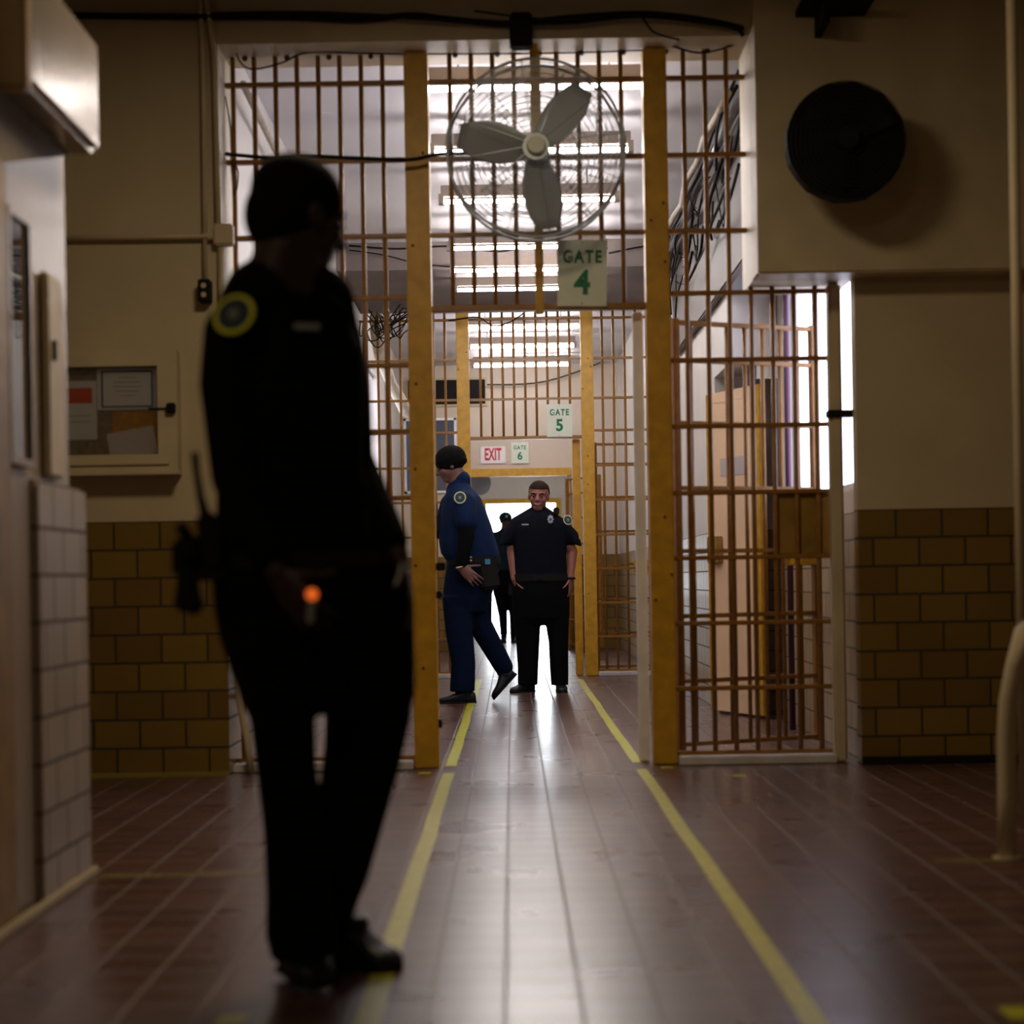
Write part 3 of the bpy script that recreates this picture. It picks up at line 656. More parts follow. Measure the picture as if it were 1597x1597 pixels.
# pipes along the right wall-ceiling corner of the corridor
for k in range(5):
    x = 1.335-0.045*k; z = 3.62-0.08*k*(1 if k < 3 else 0.6)
    pts = [(x+random.uniform(-.015, .015), y, z+random.uniform(-.02, .02)-0.02*math.sin(y*2+k)) for y in [8.95+0.5*j for j in range(12)]]
    tag(MB().tube(pts, 0.012+0.008*(k % 3), 8).build('service_pipe', [m_wrap, m_soffit, m_steel, m_blk, m_wrap][k], smooth=True),
        ['thick cloth-wrapped service pipe highest', 'brown service pipe second', 'thin steel service pipe third', 'black service cable fourth', 'lowest cloth-wrapped service pipe'][k]+' in the bundle along the right corridor ceiling', 'pipe')
tag(MB().box(1.365, 1.418, 8.85, 14.35, 2.76, 3.68, 0.01).build('service_duct', mat('dark_brown_duct_paint', (.10, .075, .065), .6)), 'flat brown duct panel along the upper right corridor wall behind the pipes', 'duct')
def smooth(P, n=5):
    out = []
    for i in range(len(P)-1):
        p0 = V(P[max(i-1, 0)]); p1 = V(P[i]); p2 = V(P[i+1]); p3 = V(P[min(i+2, len(P)-1)])
        for k in range(n):
            t = k/n; out.append(0.5*((2*p1)+(-p0+p2)*t+(2*p0-5*p1+4*p2-p3)*t*t+(-p0+3*p1-3*p2+p3)*t**3))
    return out+[V(P[-1])]
b = MB()
for k in range(34):
    y = random.uniform(9.0, 14.0); x = random.uniform(1.22, 1.34); z = random.uniform(3.2, 3.6); q_ = random.uniform(.1, .45)
    b.tube(smooth([(x, y, z), (x-random.uniform(0, .07), y+random.uniform(.1, .5), z-q_*0.6), (x+random.uniform(-.06, .02), y+random.uniform(.4, 1.0), z-q_), (min(x+.03, 1.355), y+random.uniform(.8, 1.6), z-random.uniform(0, .1))]), random.choice((0.004, 0.006, 0.010)), 6)
tag(b.build('tangled_wires', m_blkm), 'tangle of dark wires hanging from the pipes along the right corridor wall', 'wires', kind='stuff')
b = MB()
for k in range(16):
    y = G5-0.1-random.uniform(0, .3); x = random.uniform(-1.38, -1.1); z = random.uniform(3.35, 3.5)
    b.tube(smooth([(x, y, z), (x+random.uniform(-.05, .12), y, z-random.uniform(.05, .2)), (x+random.uniform(.05, .25), y, z-random.uniform(0, .25)), (x+.3, y, z+random.uniform(0, .05))]), 0.006, 5)
tag(b.build('tangled_wires', m_blk), 'tangle of black wires at the upper left of the second gate', 'wires', kind='stuff')
tag(MB().tube([(-1.30, 16.95, 3.69), (-1.30, 17.05, 3.4), (-1.28, 17.4, 3.2), (-1.20, 17.8, 2.95), (-1.10, 18.4, 2.75), (-1.02, 18.9, 2.72)], [0.05, 0.06, 0.07, 0.055, 0.07, 0.04], 12).build('wrapped_duct', m_wrap, smooth=True), 'sagging cloth-wrapped duct at the upper left beyond the second gate', 'duct')
tag(MB().tube([(-1.34, 8.9, 3.5), (-1.34, 10.5, 3.45), (-1.36, 12.3, 3.5)], 0.02, 8).build('service_pipe', m_wrap, smooth=True), 'pale service pipe along the left corridor wall near the ceiling', 'pipe')
# end wall vent and window
v0 = at(636, 632, G6); v1 = at(757, 592, G6)
vt = thing('wall_vent', (v0.x, G6, v0.z), 'long black louvred vent high on the far wall', 'vent')
MB().box(v0.x-0.02, v1.x+0.03, G6-0.03, G6, v0.z-0.03, v1.z+0.03, 0.004).build('frame', m_cream, vt)
MB().box(v0.x+0.01, v1.x, G6-0.035, G6-0.03, v0.z, v1.z).build('grille', m_blk, vt)
w0 = at(632, 770, G6); w1 = at(712, 652, G6)
wn = MB().box(w0.x+0.03, w1.x-0.03, G6-0.02, G6-0.01, w0.z+0.03, w1.z-0.03).build('window_4', m_blueglass, kind='structure')
b = MB(); b.box(w0.x, w1.x, G6-0.03, G6, w1.z-0.03, w1.z).box(w0.x, w1.x, G6-0.03, G6, w0.z, w0.z+0.03).box(w1.x-0.03, w1.x, G6-0.03, G6, w0.z, w1.z).box(w0.x, w0.x+0.03, G6-0.03, G6, w0.z, w1.z)
b.build('window_frame', m_jamb, wn)
#PEOPLE
# ---------------------------------------------------------------- people
def frame(fwd, up=(0, 0, 1)):
    f = V(fwd).normalized(); u = V(up); r = f.cross(u).normalized(); u = r.cross(f).normalized()
    return Matrix((r, f, u)).transposed()      # columns: right, forward, up
def head(b, c, fwd, up=(0, 0, 1), k=1.0):
    R = frame(fwd, up); c = V(c)
    def P(x, y, z): return c+R @ (V((x, y, z))*k)
    def E(x, y, z, a, bb, cc, seg=16): b.ball(P(x, y, z), (a*k, bb*k, cc*k), R, seg)
    E(0, -0.012, 0.035, 0.076, 0.097, 0.083, 22); E(0, 0.022, -0.03, 0.062, 0.068, 0.072); E(0, 0.048, -0.082, 0.036, 0.036, 0.030)
    E(0, 0.070, 0.026, 0.056, 0.020, 0.015); E(0.036, 0.056, -0.022, 0.026, 0.024, 0.026); E(-0.036, 0.056, -0.022, 0.026, 0.024, 0.026)
    b.cone(P(0, 0.082, 0.016), P(0, 0.106, -0.022), 0.009*k, 0.015*k, 10, sph=True)
    E(0.011, 0.094, -0.026, 0.009, 0.010, 0.008, 8); E(-0.011, 0.094, -0.026, 0.009, 0.010, 0.008, 8)
    E(0, 0.082, -0.050, 0.026, 0.010, 0.007, 10); E(0, 0.080, -0.064, 0.023, 0.011, 0.008, 10)
    for s in (1, -1): E(0.073*s, -0.012, -0.004, 0.011, 0.019, 0.029, 12)
    b.cone(P(0, -0.022, -0.03), P(0, -0.040, -0.16), 0.056*k, 0.062*k, 16, sph=True)
    return P, R
def finger(b, p, d, bend_axis, lens, r, curl):
    p = V(p); d = V(d).normalized()
    for i, L in enumerate(lens):
        q = p+d*L; b.cone(p, q, r*(1-0.1*i), r*(0.9-0.1*i), 8, sph=True); p = q
        d = Matrix.Rotation(curl, 3, bend_axis) @ d
def hand(b, wrist, dirv, normal, thumb, k=1.0, curl=0.35):
    """dirv: wrist to knuckles, normal: back of the hand, thumb: side the thumb is on"""
    w_ = V(wrist); d = V(dirv).normalized(); t = (V(thumb)-d*V(thumb).dot(d)).normalized(); n = d.cross(t).normalized()
    if n.dot(V(normal)) < 0: n = -n
    L = []
    for s, wd, th in ((-0.02, .026, .020), (0.015, .031, .018), (0.05, .040, .015), (0.085, .041, .013), (0.095, .036, .010)):
        L.append((w_+d*s*k, t*wd*k, n*th*k))
    b.loft(L, 14, 2.2)
    ax = n.cross(d).normalized()
    sgn = curl
    for i, (o, ln) in enumerate(((0.031, .040), (0.011, .045), (-0.010, .042), (-0.030, .033))):
        dd = (d+t*(0.10-0.07*i)).normalized()
        finger(b, w_+d*0.085*k+t*o*k, dd, ax, [ln*k, ln*.62*k, ln*.5*k], 0.0086*k, sgn+0.06*i)
    td = (d*0.75+t*0.75-n*0.25).normalized()
    p0 = w_+d*0.022*k+t*0.026*k
    finger(b, p0, td, ax, [.042*k, .032*k, .026*k], 0.0105*k, sgn*0.6)
def shoe(name, heel, toe, parent, up=(0, 0, 1), k=1.0, m=None):
    heel = V(heel); toe = V(toe); d = (toe-heel); L = d.length; d.normalize(); r = d.cross(V(up)).normalized(); u = r.cross(d).normalized()
    b = MB(); rings = []
    for s, wd, h in ((0.0, .022, .05), (0.03, .033, .075), (0.14, .036, .09), (0.32, .037, .10), (0.5, .040, .075), (0.7, .047, .055), (0.86, .044, .046), (0.96, .030, .036), (1.0, .014, .024)):
        rings.append((heel+d*L*s+u*h/2*k, r*wd*k, u*h/2*k))
    b.loft(rings, 16, 2.6)
    b.cone(heel+d*L*0.22+u*0.05*k, heel+d*L*0.22+u*0.11*k, 0.042*k, 0.042*k, 14)
    o = b.build(name, m or m_shoe, parent, voxel=0.006, sm=2)
    s = MB(); s.loft([(heel+d*L*q+u*0.006*k, r*wd*k, u*0.010*k) for q, wd in ((-0.01, .024), (0.04, .036), (0.3, .037), (0.5, .039), (0.72, .049), (0.9, .042), (1.01, .016))], 16, 3)
    s.build('sole', m_blk, o)
    return o
def ell(c, W, bdep, th):
    """rounded section of half width W seen from the hall, turned by th"""
    a = math.sqrt(max(1e-5, W*W-(bdep*math.sin(th))**2))/math.cos(th)
    return (c, V((a*math.cos(th), a*math.sin(th), 0)), V((-bdep*math.sin(th), bdep*math.cos(th), 0)))
def rows(tab, d, dep, th, dd=None):
    out = []
    for i, r in enumerate(tab):
        y, x0, x1 = r[:3]; dp_ = r[3] if len(r) > 3 else dep
        A = at(x0, y, d); B = at(x1, y, d); out.append(ell((A+B)/2, (B.x-A.x)/2, dp_, th))
    return out
def limb(b, pts, rad, seg=14):
    for i in range(len(pts)-1): b.cone(pts[i], pts[i+1], rad[i], rad[i+1], seg, sph=True)
    return b
def patch(parent, c, nrm, r, mring, tilt=0.0):
    q = V(nrm).normalized(); c = V(c)
    o = MB().cone(c, c+q*0.003, r, r, 28).build('shoulder_patch', mring, parent)
    MB().cone(c+q*0.002, c+q*0.005, r*0.80, r*0.80, 28).build('patch_field', m_pblue, o)
    R = q.to_track_quat('Z', 'Y').to_matrix()
    b = MB()
    star = [(0.34*r*(1.0 if k % 2 == 0 else 0.55)*math.cos(2*PI*k/12+PI/2), 0.34*r*(1.0 if k % 2 == 0 else 0.55)*math.sin(2*PI*k/12+PI/2)) for k in range(12)]
    b.prism(star, 0, 0.002, 'XY'); b.xf(Matrix.Translation(c+q*0.005) @ R.to_4x4()); b.build('patch_emblem', m_pgrey, o)
    return o
def eyes(parent, P, R, k=1.0):
    for s in (1, -1):
        e = MB().ball(P(0.031*s, 0.079, 0.004), 0.0105*k, seg=12).build('eye', m_eyew, parent, smooth=True)
        MB().ball(P(0.031*s, 0.0865, 0.003), 0.0066*k, seg=10).build('iris', m_eye, e, smooth=True)

# ---- the officer in the foreground, turned to the right
d0 = 4.10; TH0 = math.radians(32)
man = thing('person', (at(480, 1530, 4.1).x, 4.1, 0), 'person standing closest, in black uniform with yellow ringed sleeve patch, head turned away', 'person')
b = MB()
P, R = head(b, at(469, 342, d0), (0.74, 0.64, -0.22), (0.02, 0.05, 1), 1.14)
nb_ = at(455, 470, d0)
b.cone(P(0, -0.03, -0.03), nb_, 0.078, 0.085, 16, sph=True)
shR = at(366, 520, 3.99); shL = at(522, 530, 4.21)
elR = at(366, 745, 3.93); wrR = at(432, 892, 3.84)
elL = at(552, 715, 4.22); wrL = at(622, 868, 4.08)
limb(b, [shR, elR, wrR], [.045, .040, .027]); limb(b, [shL, elL, wrL], [.045, .040, .027])
b.loft(rows([(470, 420, 480), (540, 350, 545), (700, 365, 550), (900, 375, 600), (1040, 400, 620)], d0, 0.10, TH0))
hand(b, wrR, at(480, 955, 3.82)-wrR, (-0.3, -1, 0.2), (0.4, -0.2, 1), 1.0, 0.45)
hand(b, wrL, at(642, 950, 4.06)-wrL, (1, -0.3, 0.2), (0.1, -1, 0.2), 1.0, 0.30)
limb(b, [at(450, 1050, 4.02), at(447, 1250, 4.03), at(468, 1470, 4.05)], [.07, .055, .04]); limb(b, [at(565, 1050, 4.2), at(555, 1250, 4.18), at(525, 1440, 4.20)], [.07, .055, .04])
body = b.build('body', m_skinD, man, voxel=0.0055, sm=2)
eyes(body, P, R, 1.1)
b = MB(); b.ball(P(0, -0.018, 0.045), (0.086*1.13, 0.103*1.13, 0.088*1.13), R, 24); b.ball(P(0, -0.045, -0.005), (0.080*1.13, 0.080*1.13, 0.090*1.13), R, 20)
b.build('hair', m_hair, man, voxel=0.006, sm=2)
b = MB()
b.loft(rows([(445, 412, 488, .07), (462, 390, 500, .09), (480, 352, 522, .115), (505, 334, 545, .125), (545, 330, 562, .13), (600, 336, 566, .14), (660, 342, 566, .145), (730, 346, 562, .145), (800, 344, 572, .15), (850, 343, 598, .155), (900, 342, 622, .16), (945, 344, 634, .165)], d0, 0.14, TH0))
limb(b, [at(440, 440, 4.1), at(405, 462, 4.03), shR], [.085, .085, .066]); limb(b, [at(468, 445, 4.1), at(500, 472, 4.14), shL], [.075, .085, .066])
limb(b, [shR, at(352, 600, 3.96), elR, wrR+(elR-wrR)*0.15], [.072, .060, .053, .042])
limb(b, [shL, at(542, 600, 4.21), elL, wrL+(elL-wrL)*0.15], [.070, .058, .050, .042])
shirt = b.build('shirt', m_bcloth, man, voxel=0.008, sm=4)
b = MB(); b.loft([ell(at(452, 446, d0), .068, .066, TH0), ell(at(449, 424, d0), .074, .070, TH0)], 24, 2.0); b.loft([ell(at(455, 452, d0), .075, .07, TH0), ell(at(452, 430, d0), .070, .068, TH0)], 24, 2.0)
b.build('collar', m_bcloth, shirt)
q = at(478, 508, d0-0.15)
MB().box(-0.03, 0.03, -0.002, 0.002, -0.007, 0.007).xf(Matrix.Translation(q+V((0, 0.012, 0))) @ Matrix.Rotation(TH0*0.5, 4, 'Z')).build('name_plate', m_steel, shirt)
MB().loft([(at(534, 472, 4.08), V((.022, .03, -.01)), V((.0, .02, .01))), (at(527, 466, 4.09), V((.022, .03, -.01)), V((.0, .02, .01)))], 12, 3).build('epaulette', m_dnavy, shirt)
patch(shirt, at(366, 491, 3.895), (-0.25, -0.92, 0.34), 0.050, m_pyel)
b = MB()
b.loft(rows([(895, 342, 632, .165), (940, 344, 640, .17), (990, 352, 641, .17), (1040, 368, 643, .165), (1090, 386, 643, .14), (1110, 396, 636, .11)], d0, 0.16, TH0))
b.loft(rows([(1000, 352, 500, .13), (1060, 376, 500, .125), (1120, 390, 492, .11), (1200, 400, 494, .10), (1260, 408, 505, .095), (1300, 412, 508, .095), (1400, 416, 520, .09), (1455, 415, 525, .085), (1492, 424, 520, .085)], 4.03, 0.1, 0.1))
b.loft(rows([(1000, 500, 642, .13), (1060, 506, 644, .125), (1120, 510, 642, .115), (1200, 502, 624, .105), (1290, 488, 598, .095), (1370, 472, 575, .09), (1425, 466, 552, .085), (1462, 470, 556, .085)], 4.19, 0.1, 0.1))
b.build('trousers', m_bcloth, man, voxel=0.008, sm=4)
blt = MB().loft(rows([(888, 338, 626, .172), (862, 338, 612, .168)], d0, .17, TH0), 28, 2.2).build('duty_belt', m_blk, man)
g = MB(); g.box(-.022, .022, -.03, .03, -.09, .05, .01).box(-.016, .016, -.06, .03, .03, .085, .008).cone((0, -.03, .07), (-.02, -.07, .10), .014).xf(Matrix.Translation(at(296, 893, 3.93)) @ Matrix.Rotation(0.15, 4, 'Y'))
g.build('holster', m_blk, blt)
MB().box(-.03, .03, -.02, .03, -.045, .045, .01).xf(Matrix.Translation(at(290, 870, 3.97))).build('pouch', m_blk, blt)
MB().box(-.022, .022, -.02, .02, -.05, .03, .01).xf(Matrix.Translation(at(298, 925, 3.99)) @ Matrix.Rotation(-0.25, 4, 'Y')).build('pouch', m_blk, blt)
MB().box(-.035, .035, -.02, .02, -.03, .03, .006).xf(Matrix.Translation(at(330, 885, 3.93))).build('belt_loop', m_blk, blt)
rd = thing('radio', at(330, 850, 3.92), 'black handheld radio with an upright antenna clipped at the near officer hip', 'radio')
MB().box(-.024, .024, -.018, .018, -.06, .07, .008).xf(Matrix.Translation(at(329, 848, 3.92)) @ Matrix.Rotation(-0.12, 4, 'Y')).build('case', m_blk, rd)
MB().tube([at(322, 808, 3.92), at(313, 775, 3.92), at(307, 735, 3.92), at(304, 706, 3.92)], [.012, .009, .008, .009], 10).build('antenna', m_blk, rd, smooth=True)
lt = thing('lighter', at(487, 940, 3.80), 'small pale holder with a glowing orange end in the hand of the nearest person', 'lighter')
MB().cone(at(484, 972, 3.79), at(487, 936, 3.79), 0.008, 0.010, 12).build('body', m_steel, lt)
MB().ball(at(487, 927, 3.79), 0.0135, seg=14).build('orange_end', m_orange, lt, smooth=True)
shoe('shoe', at(452, 1512, 4.10)*1.0, at(500, 1540, 3.92), man, k=1.15)
shoe('shoe', V((at(525, 1500, 4.2).x, 4.22, 0)), V((at(622, 1500, 4.13).x, 4.12, 0)), man, k=1.12)

# ---- the walking officer in blue
d1 = 13.2
wk = thing('person', (at(712, 1090, d1).x, d1, 0), 'person in a blue uniform jacket and black knit cap walking left behind the gate post', 'person')
b = MB()
P, R = head(b, at(702, 727, d1), (-0.95, -0.02, -0.34), (-0.30, 0, 1), 1.04)
limb(b, [P(0, -0.03, -0.08), at(716, 770, d1)], [.062, .075])
sh = at(724, 784, d1-0.17); el = at(728, 835, d1-0.22); wr = at(719, 884, d1-0.24)
sf = at(704, 786, d1+0.17); ef = at(690, 828, d1+0.16); wf = at(678, 812, d1+0.08)
limb(b, [sh, el, wr], [.05, .042, .028]); limb(b, [sf, ef, wf], [.05, .042, .028])
b.loft(rows([(775, 700, 740), (850, 700, 765), (940, 705, 760)], d1, 0.12, 0))
hand(b, wr, at(742, 905, d1-0.24)-wr, (0.3, -1, 0.4), (0.6, 0, 0.9), 1.12, 0.12)
hand(b, wf, V((-.1, -.1, 1)), (0, 1, 0), (-1, 0, 0), 1.0, 0.5)
limb(b, [at(722, 930, d1), at(718, 1075, d1)], [.06, .045]); limb(b, [at(745, 940, d1+.1), at(752, 985, d1+.1), at(785, 1042, d1+.1)], [.06, .055, .04])
body = b.build('body', m_skinB, wk, voxel=0.006, sm=2)
e = MB().ball(P(-0.031, 0.081, 0.004), 0.010, seg=10).build('eye', m_eye, body, smooth=True)
b = MB(); b.ball(P(0, -0.022, 0.046), (0.100, 0.124, 0.106), R, 24)
b.loft([(P(0, -0.03, -0.002), R @ V((.094, 0, 0)), R @ V((0, .112, 0))), (P(0, -0.018, 0.055), R @ V((.102, 0, 0)), R @ V((0, .122, 0)))], 24, 2.1)
b.ball(P(0, -0.115, 0.005), (0.03, 0.022, 0.03), R, 12)
b.build('knit_cap', m_hair, wk, voxel=0.007, sm=3)
b = MB()
b.loft(rows([(752, 706, 730, .07), (762, 699, 738, .12), (776, 692, 750, .19), (795, 688, 758, .21), (820, 685, 767, .20), (845, 685, 774, .19), (862, 688, 779, .18), (876, 698, 780, .17)], d1, 0.18, 0))
limb(b, [sh, at(727, 812, d1-.20)], [.092, .088]); limb(b, [sf, ef], [.085, .07])
jk = b.build('jacket', m_navy, wk, voxel=0.009, sm=4)
b = MB(); limb(b, [at(727, 812, d1-.20), el, wr+(el-wr)*0.12], [.072, .062, .046]); limb(b, [ef, wf], [.065, .05]); b.build('undershirt_sleeve', m_bcloth, wk, voxel=0.009, sm=3)
b = MB(); limb(b, [P(0, -0.042, -0.125), at(716, 768, d1)], [.074, .10])
b.build('collar', m_navy, jk)
patch(jk, at(718, 776, d1-0.262), (-0.12, -1, 0.10), 0.046, m_pcrm)
b = MB()
b.loft(rows([(868, 699, 779, .17), (900, 694, 776, .17), (935, 690, 766, .16), (955, 692, 757, .14)], d1, .17, 0))
b.loft(rows([(930, 690, 740, .11), (985, 695, 738, .10), (1034, 704, 742, .09), (1078, 702, 741, .085)], d1-0.05, .1, 0))
limb(b, [at(745, 930, d1+.08), at(748, 972, d1+.08), at(786, 1040, d1+.12)], [.115, .095, .074]); 
b.build('trousers', m_navyt, wk, voxel=0.009, sm=4)
blt = MB().loft(rows([(880, 696, 781, .178), (868, 697, 781, .178)], d1, .17, 0), 28, 2.2).build('duty_belt', m_blk, wk)
MB().box(-.07, .07, -.03, .03, -.14, .06, .02).xf(Matrix.Translation(at(762, 890, d1-.17)) @ Matrix.Rotation(-0.15, 4, 'Y')).build('holster', m_blk, blt)
MB().box(-.02, .02, -.004, .004, -.02, .02, .003).xf(Matrix.Translation(at(761, 876, d1-.206))).build('belt_tag', mat('cyan_tag', (.03, .22, .36), .5), blt)
MB().cone(at(735, 869, d1-.20), at(735, 869, d1-.185), .008).cone(at(735, 874, d1-.20), at(735, 874, d1-.185), .008).build('snaps', m_silver, blt)
MB().box(-.035, .035, -.02, .02, -.055, .055, .01).xf(Matrix.Translation(at(684, 817, d1-0.05))).build('shoulder_mic', m_blk, jk)
MB().tube([wr+V((.030*math.cos(a), .030*math.sin(a), 0.008*math.cos(a))) for a in [2*PI*k/16 for k in range(17)]], 0.007, 6).build('wrist_band', m_pcrm, body)
shoe('shoe', V((at(743, 1088, d1).x, d1-.05, 0)), V((at(682, 1088, d1).x, d1-.07, 0)), wk, k=1.05)
shoe('shoe', at(806, 1052, d1+.12), at(771, 1091, d1+.08), wk, up=(-0.8, 0, 0.65), k=1.05)

# ---- the smiling officer facing the hall
d2 = 14.3
sm_ = thing('person', (at(845, 1080, d2).x, d2, 0), 'smiling person with a shaved head in a black short-sleeved uniform with silver badge, facing us', 'person')
b = MB()
P, R = head(b, at(840.5, 774.5, d2), (-0.10, -1, -0.08), (0.06, 0, 1), 1.08)
limb(b, [P(0, -0.03, -0.08), at(841, 803, d2)], [.062, .07])
s1 = at(809, 820, d2); e1 = at(799, 860, d2+.02); w1_ = at(803, 903, d2-.05)
s2 = at(872, 822, d2); e2 = at(893, 860, d2+.02); w2_ = at(890, 900, d2-.04)
limb(b, [s1, e1, w1_], [.052, .044, .031]); limb(b, [s2, e2, w2_], [.052, .044, .031])
b.loft(rows([(812, 815, 868), (860, 810, 876), (930, 808, 880)], d2, 0.11, 0))
hand(b, w1_, V((0.10, 0.0, -1)), (-1, -0.3, 0), (0.3, -1, 0), 1.0, 0.3)
hand(b, w2_, V((-0.02, 0.02, -1)), (1, -0.3, 0), (-0.3, -1, 0), 1.0, 0.3)
limb(b, [at(822, 940, d2), at(824, 1060, d2)], [.06, .045]); limb(b, [at(868, 940, d2), at(872, 1060, d2)], [.06, .045])
body = b.build('body', m_skinR, sm_, voxel=0.0055, sm=1)
eyes(body, P, R, 1.02)
pts = [P(x, 0.0915-0.55*x*x*10*0.1, -0.056+x*x*12) for x in (-0.026, -0.018, -0.009, 0, 0.009, 0.018, 0.026)]
MB().tube(pts, [.002, .0045, .006, .0065, .006, .0045, .002], 8).build('teeth', m_teeth, body, smooth=True)
for s in (1, -1): MB().tube([P(s*0.016, 0.093, 0.024), P(s*0.033, 0.090, 0.029), P(s*0.048, 0.078, 0.024)], 0.0035, 6).build('eyebrow', m_hair, body)
b = MB(); b.ball(P(0, -0.008, 0.061), (0.072*1.08, 0.090*1.08, 0.063*1.08), R, 24); b.ball(P(0, -0.042, 0.030), (0.0835*1.08, 0.074*1.08, 0.082*1.08), R, 24); b.ball(P(0, -0.025, 0.052), (0.0805*1.08, 0.088*1.08, 0.068*1.08), R, 24)
b.build('hair', mat('dark_brown_buzzed_hair', (.03, .016, .012), .9, spec=0.1), sm_, voxel=0.006, sm=2)
b = MB()
b.loft(rows([(797, 824, 858, .06), (802, 814, 866, .09), (810, 806, 876, .11), (824, 800, 884, .13), (845, 800, 885, .14), (870, 802, 884, .145), (895, 801, 885, .15), (908, 800, 886, .15)], d2, 0.13, 0))
limb(b, [at(835, 800, d2), s1, at(797, 838, d2+.01)], [.06, .082, .078]); limb(b, [at(847, 800, d2), s2, at(889, 838, d2+.01)], [.06, .082, .078])
b.loft([(at(796, 838, d2+.01), V((.078, 0, .02)), V((0, .08, 0))), (at(792, 848, d2+.01), V((.068, 0, .018)), V((0, .075, 0)))], 18, 2)
b.loft([(at(891, 836, d2+.01), V((.078, 0, -.03)), V((0, .08, 0))), (at(896, 848, d2+.01), V((.066, 0, -.028)), V((0, .075, 0)))], 18, 2)
shirt = b.build('shirt', m_dnavy, sm_, voxel=0.008, sm=2)
b = MB(); b.loft([(at(841, 803, d2), V((.085, 0, 0)), V((0, .085, 0))), (at(841, 796, d2+.01), V((.076, 0, 0)), V((0, .075, 0)))], 20, 2.0); b.build('collar', m_dnavy, shirt)
patch(shirt, at(886, 811, d2-0.095), (0.45, -1, 0.25), 0.042, m_pcrm)
q = at(859, 810, d2-0.135); b = MB(); b.loft([(q, V((.022, 0, 0)), V((0, 0, .032))), (q+V((0, -.006, 0)), V((.018, 0, 0)), V((0, 0, .028)))], 20, 2.0)
for k in range(8): b.ball(q+V((.022*math.cos(PI*k/4), 0, .032*math.sin(PI*k/4))), .006, seg=8)
b.build('badge', m_silver, shirt)
MB().ball(q+V((0, -.007, 0)), (.009, .003, .012), seg=12).build('badge_seal', m_pblue, shirt)
q = at(819.5, 818, d2-0.14); MB().box(q.x-.028, q.x+.028, q.y-.004, q.y+.004, q.z-.006, q.z+.006).build('name_plate', m_silver, shirt)
MB().box(-.025, .025, -.02, .02, -.03, .03, .008).xf(Matrix.Translation(at(868, 797, d2-.06))).build('shoulder_mic', m_blk, shirt)
for k in range(5):
    q = at(841, 812+16*k, d2-0.143); MB().cone(q, q+V((0, -.004, 0)), .005).build('button', m_blk, shirt)
b = MB()
b.loft(rows([(898, 799, 887, .155), (930, 799, 889, .155), (962, 801, 889, .14), (975, 806, 886, .11)], d2, .15, 0))
b.loft(rows([(940, 799, 845, .12), (1000, 805, 842, .10), (1040, 808, 840, .095), (1068, 808, 839, .09)], d2, .1, 0))
b.loft(rows([(940, 846, 889, .12), (1000, 856, 887, .10), (1040, 858, 887, .095), (1068, 860, 887, .09)], d2, .1, 0))
b.build('trousers', m_bcloth, sm_, voxel=0.008, sm=3)
blt = MB().loft(rows([(906, 799, 888, .162), (895, 799, 887, .162)], d2, .16, 0), 28, 2.2).build('duty_belt', m_blk, sm_)
MB().box(-.02, .02, -.01, .01, -.02, .02, .003).xf(Matrix.Translation(at(843, 900, d2-.168))).build('buckle', m_blk, blt)
MB().box(-.03, .03, -.04, .04, -.08, .03, .012).xf(Matrix.Translation(at(799, 915, d2+.02))).build('holster', m_blk, blt)
MB().tube([w2_+V((.034*math.cos(a), .034*math.sin(a), -.01)) for a in [2*PI*k/16 for k in range(17)]], 0.011, 6).build('watch_band', m_blk, body)
shoe('shoe', V((at(832, 1078, d2).x, d2+.08, 0)), V((at(798, 1080, d2).x, d2-.12, 0)), sm_, k=1.05)
shoe('shoe', V((at(874, 1078, d2).x, d2+.10, 0)), V((at(877, 1080, d2).x, d2-.17, 0)), sm_, k=1.05)

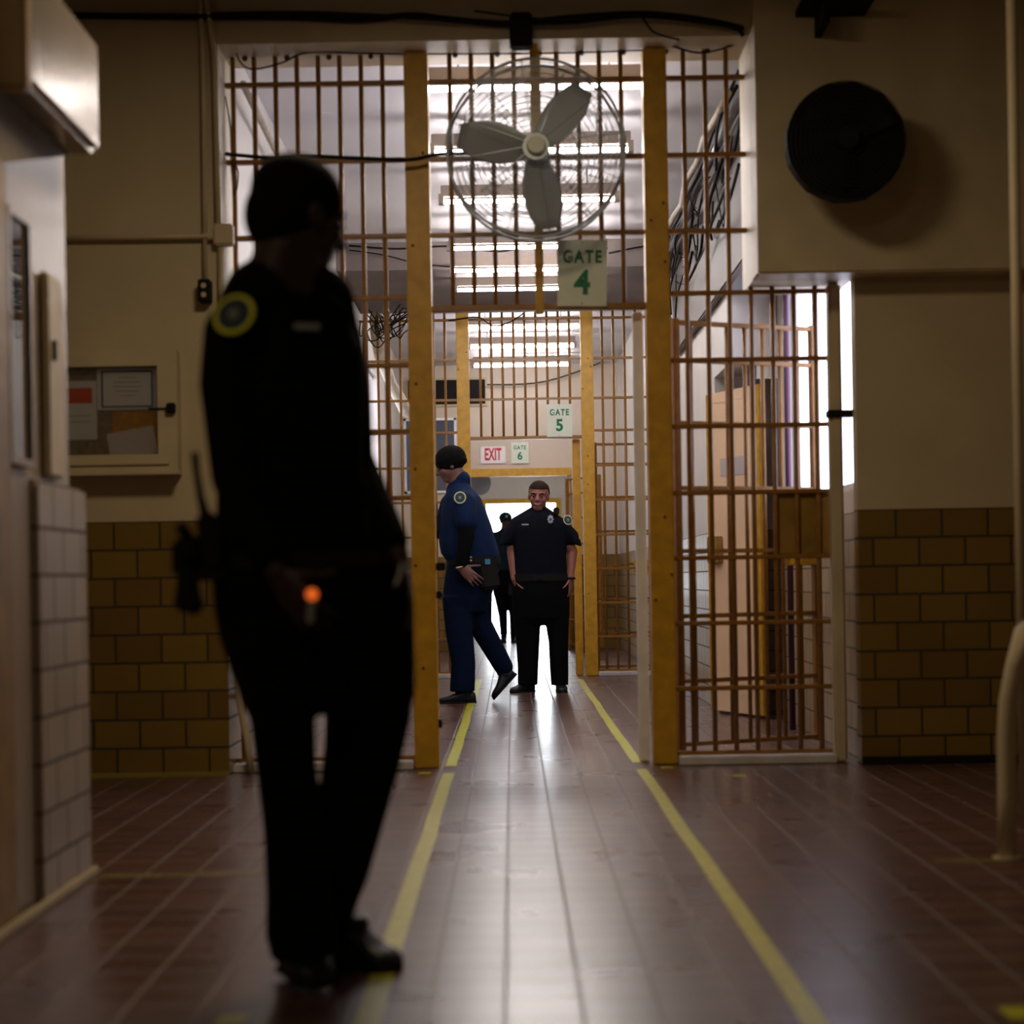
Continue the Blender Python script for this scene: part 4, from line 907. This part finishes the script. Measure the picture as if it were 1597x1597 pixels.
# ---- the officer far behind, in front of the bright doorway
d3 = 25.6
fp = thing('person', (at(790, 1000, d3).x, d3, 0), 'person in a dark uniform and cap standing far back before the bright doorway', 'person')
b = MB()
P, R = head(b, at(789, 813, d3), (0.15, -1, -0.1), (0, 0, 1), 1.02)
limb(b, [P(0, -0.03, -0.08), at(788, 830, d3)], [.06, .07])
s1 = at(773, 838, d3); e1 = at(769, 862, d3); w1_ = at(774, 885, d3-.1); s2 = at(803, 838, d3); e2 = at(806, 862, d3); w2_ = at(800, 884, d3-.1)
limb(b, [s1, e1, w1_], [.05, .042, .03]); limb(b, [s2, e2, w2_], [.05, .042, .03])
hand(b, w1_, V((0.1, -.3, -1)), (-1, 0, 0), (0.2, -1, 0), 1.0, .3); hand(b, w2_, V((-0.1, -.3, -1)), (1, 0, 0), (-.2, -1, 0), 1.0, .3)
b.loft(rows([(836, 776, 800), (900, 774, 802)], d3, .1, 0))
b.build('body', m_skinB, fp, voxel=0.009, sm=1)
b = MB(); b.ball(P(0, -0.012, 0.05), (.098, .112, .088), R, 18); b.loft([(P(0, .10, .03), R @ V((.07, 0, 0)), R @ V((0, .05, 0))), (P(0, .10, .042), R @ V((.06, 0, 0)), R @ V((0, .04, 0)))], 14)
cp = b.build('cap', m_teal, fp, smooth=True)
MB().ball(P(0, .095, .075), (.022, .008, .022), R, 10).build('cap_badge', m_silver, cp)
b = MB()
b.loft(rows([(824, 783, 795, .06), (831, 773, 803, .12), (845, 769, 807, .14), (870, 771, 805, .14), (892, 770, 806, .15)], d3, .13, 0))
limb(b, [s1, e1], [.085, .08]); limb(b, [s2, e2], [.085, .08])
b.build('shirt', m_teal, fp, voxel=0.011, sm=3)
b = MB()
b.loft(rows([(888, 769, 806, .15), (915, 768, 807, .15), (928, 770, 806, .13)], d3, .15, 0))
b.loft(rows([(915, 768, 788, .11), (960, 778, 792, .09), (990, 781, 792, .09)], d3, .1, 0))
b.loft(rows([(915, 787, 807, .11), (960, 795, 808, .09), (990, 796, 807, .09)], d3, .1, 0))
b.build('trousers', m_bcloth, fp, voxel=0.011, sm=2)
shoe('shoe', V((at(787, 1000, d3).x, d3+.1, 0)), V((at(785, 1000, d3).x, d3-.18, 0)), fp, k=1.1)
shoe('shoe', V((at(801, 1000, d3).x, d3+.1, 0)), V((at(802, 1000, d3).x, d3-.18, 0)), fp, k=1.1)
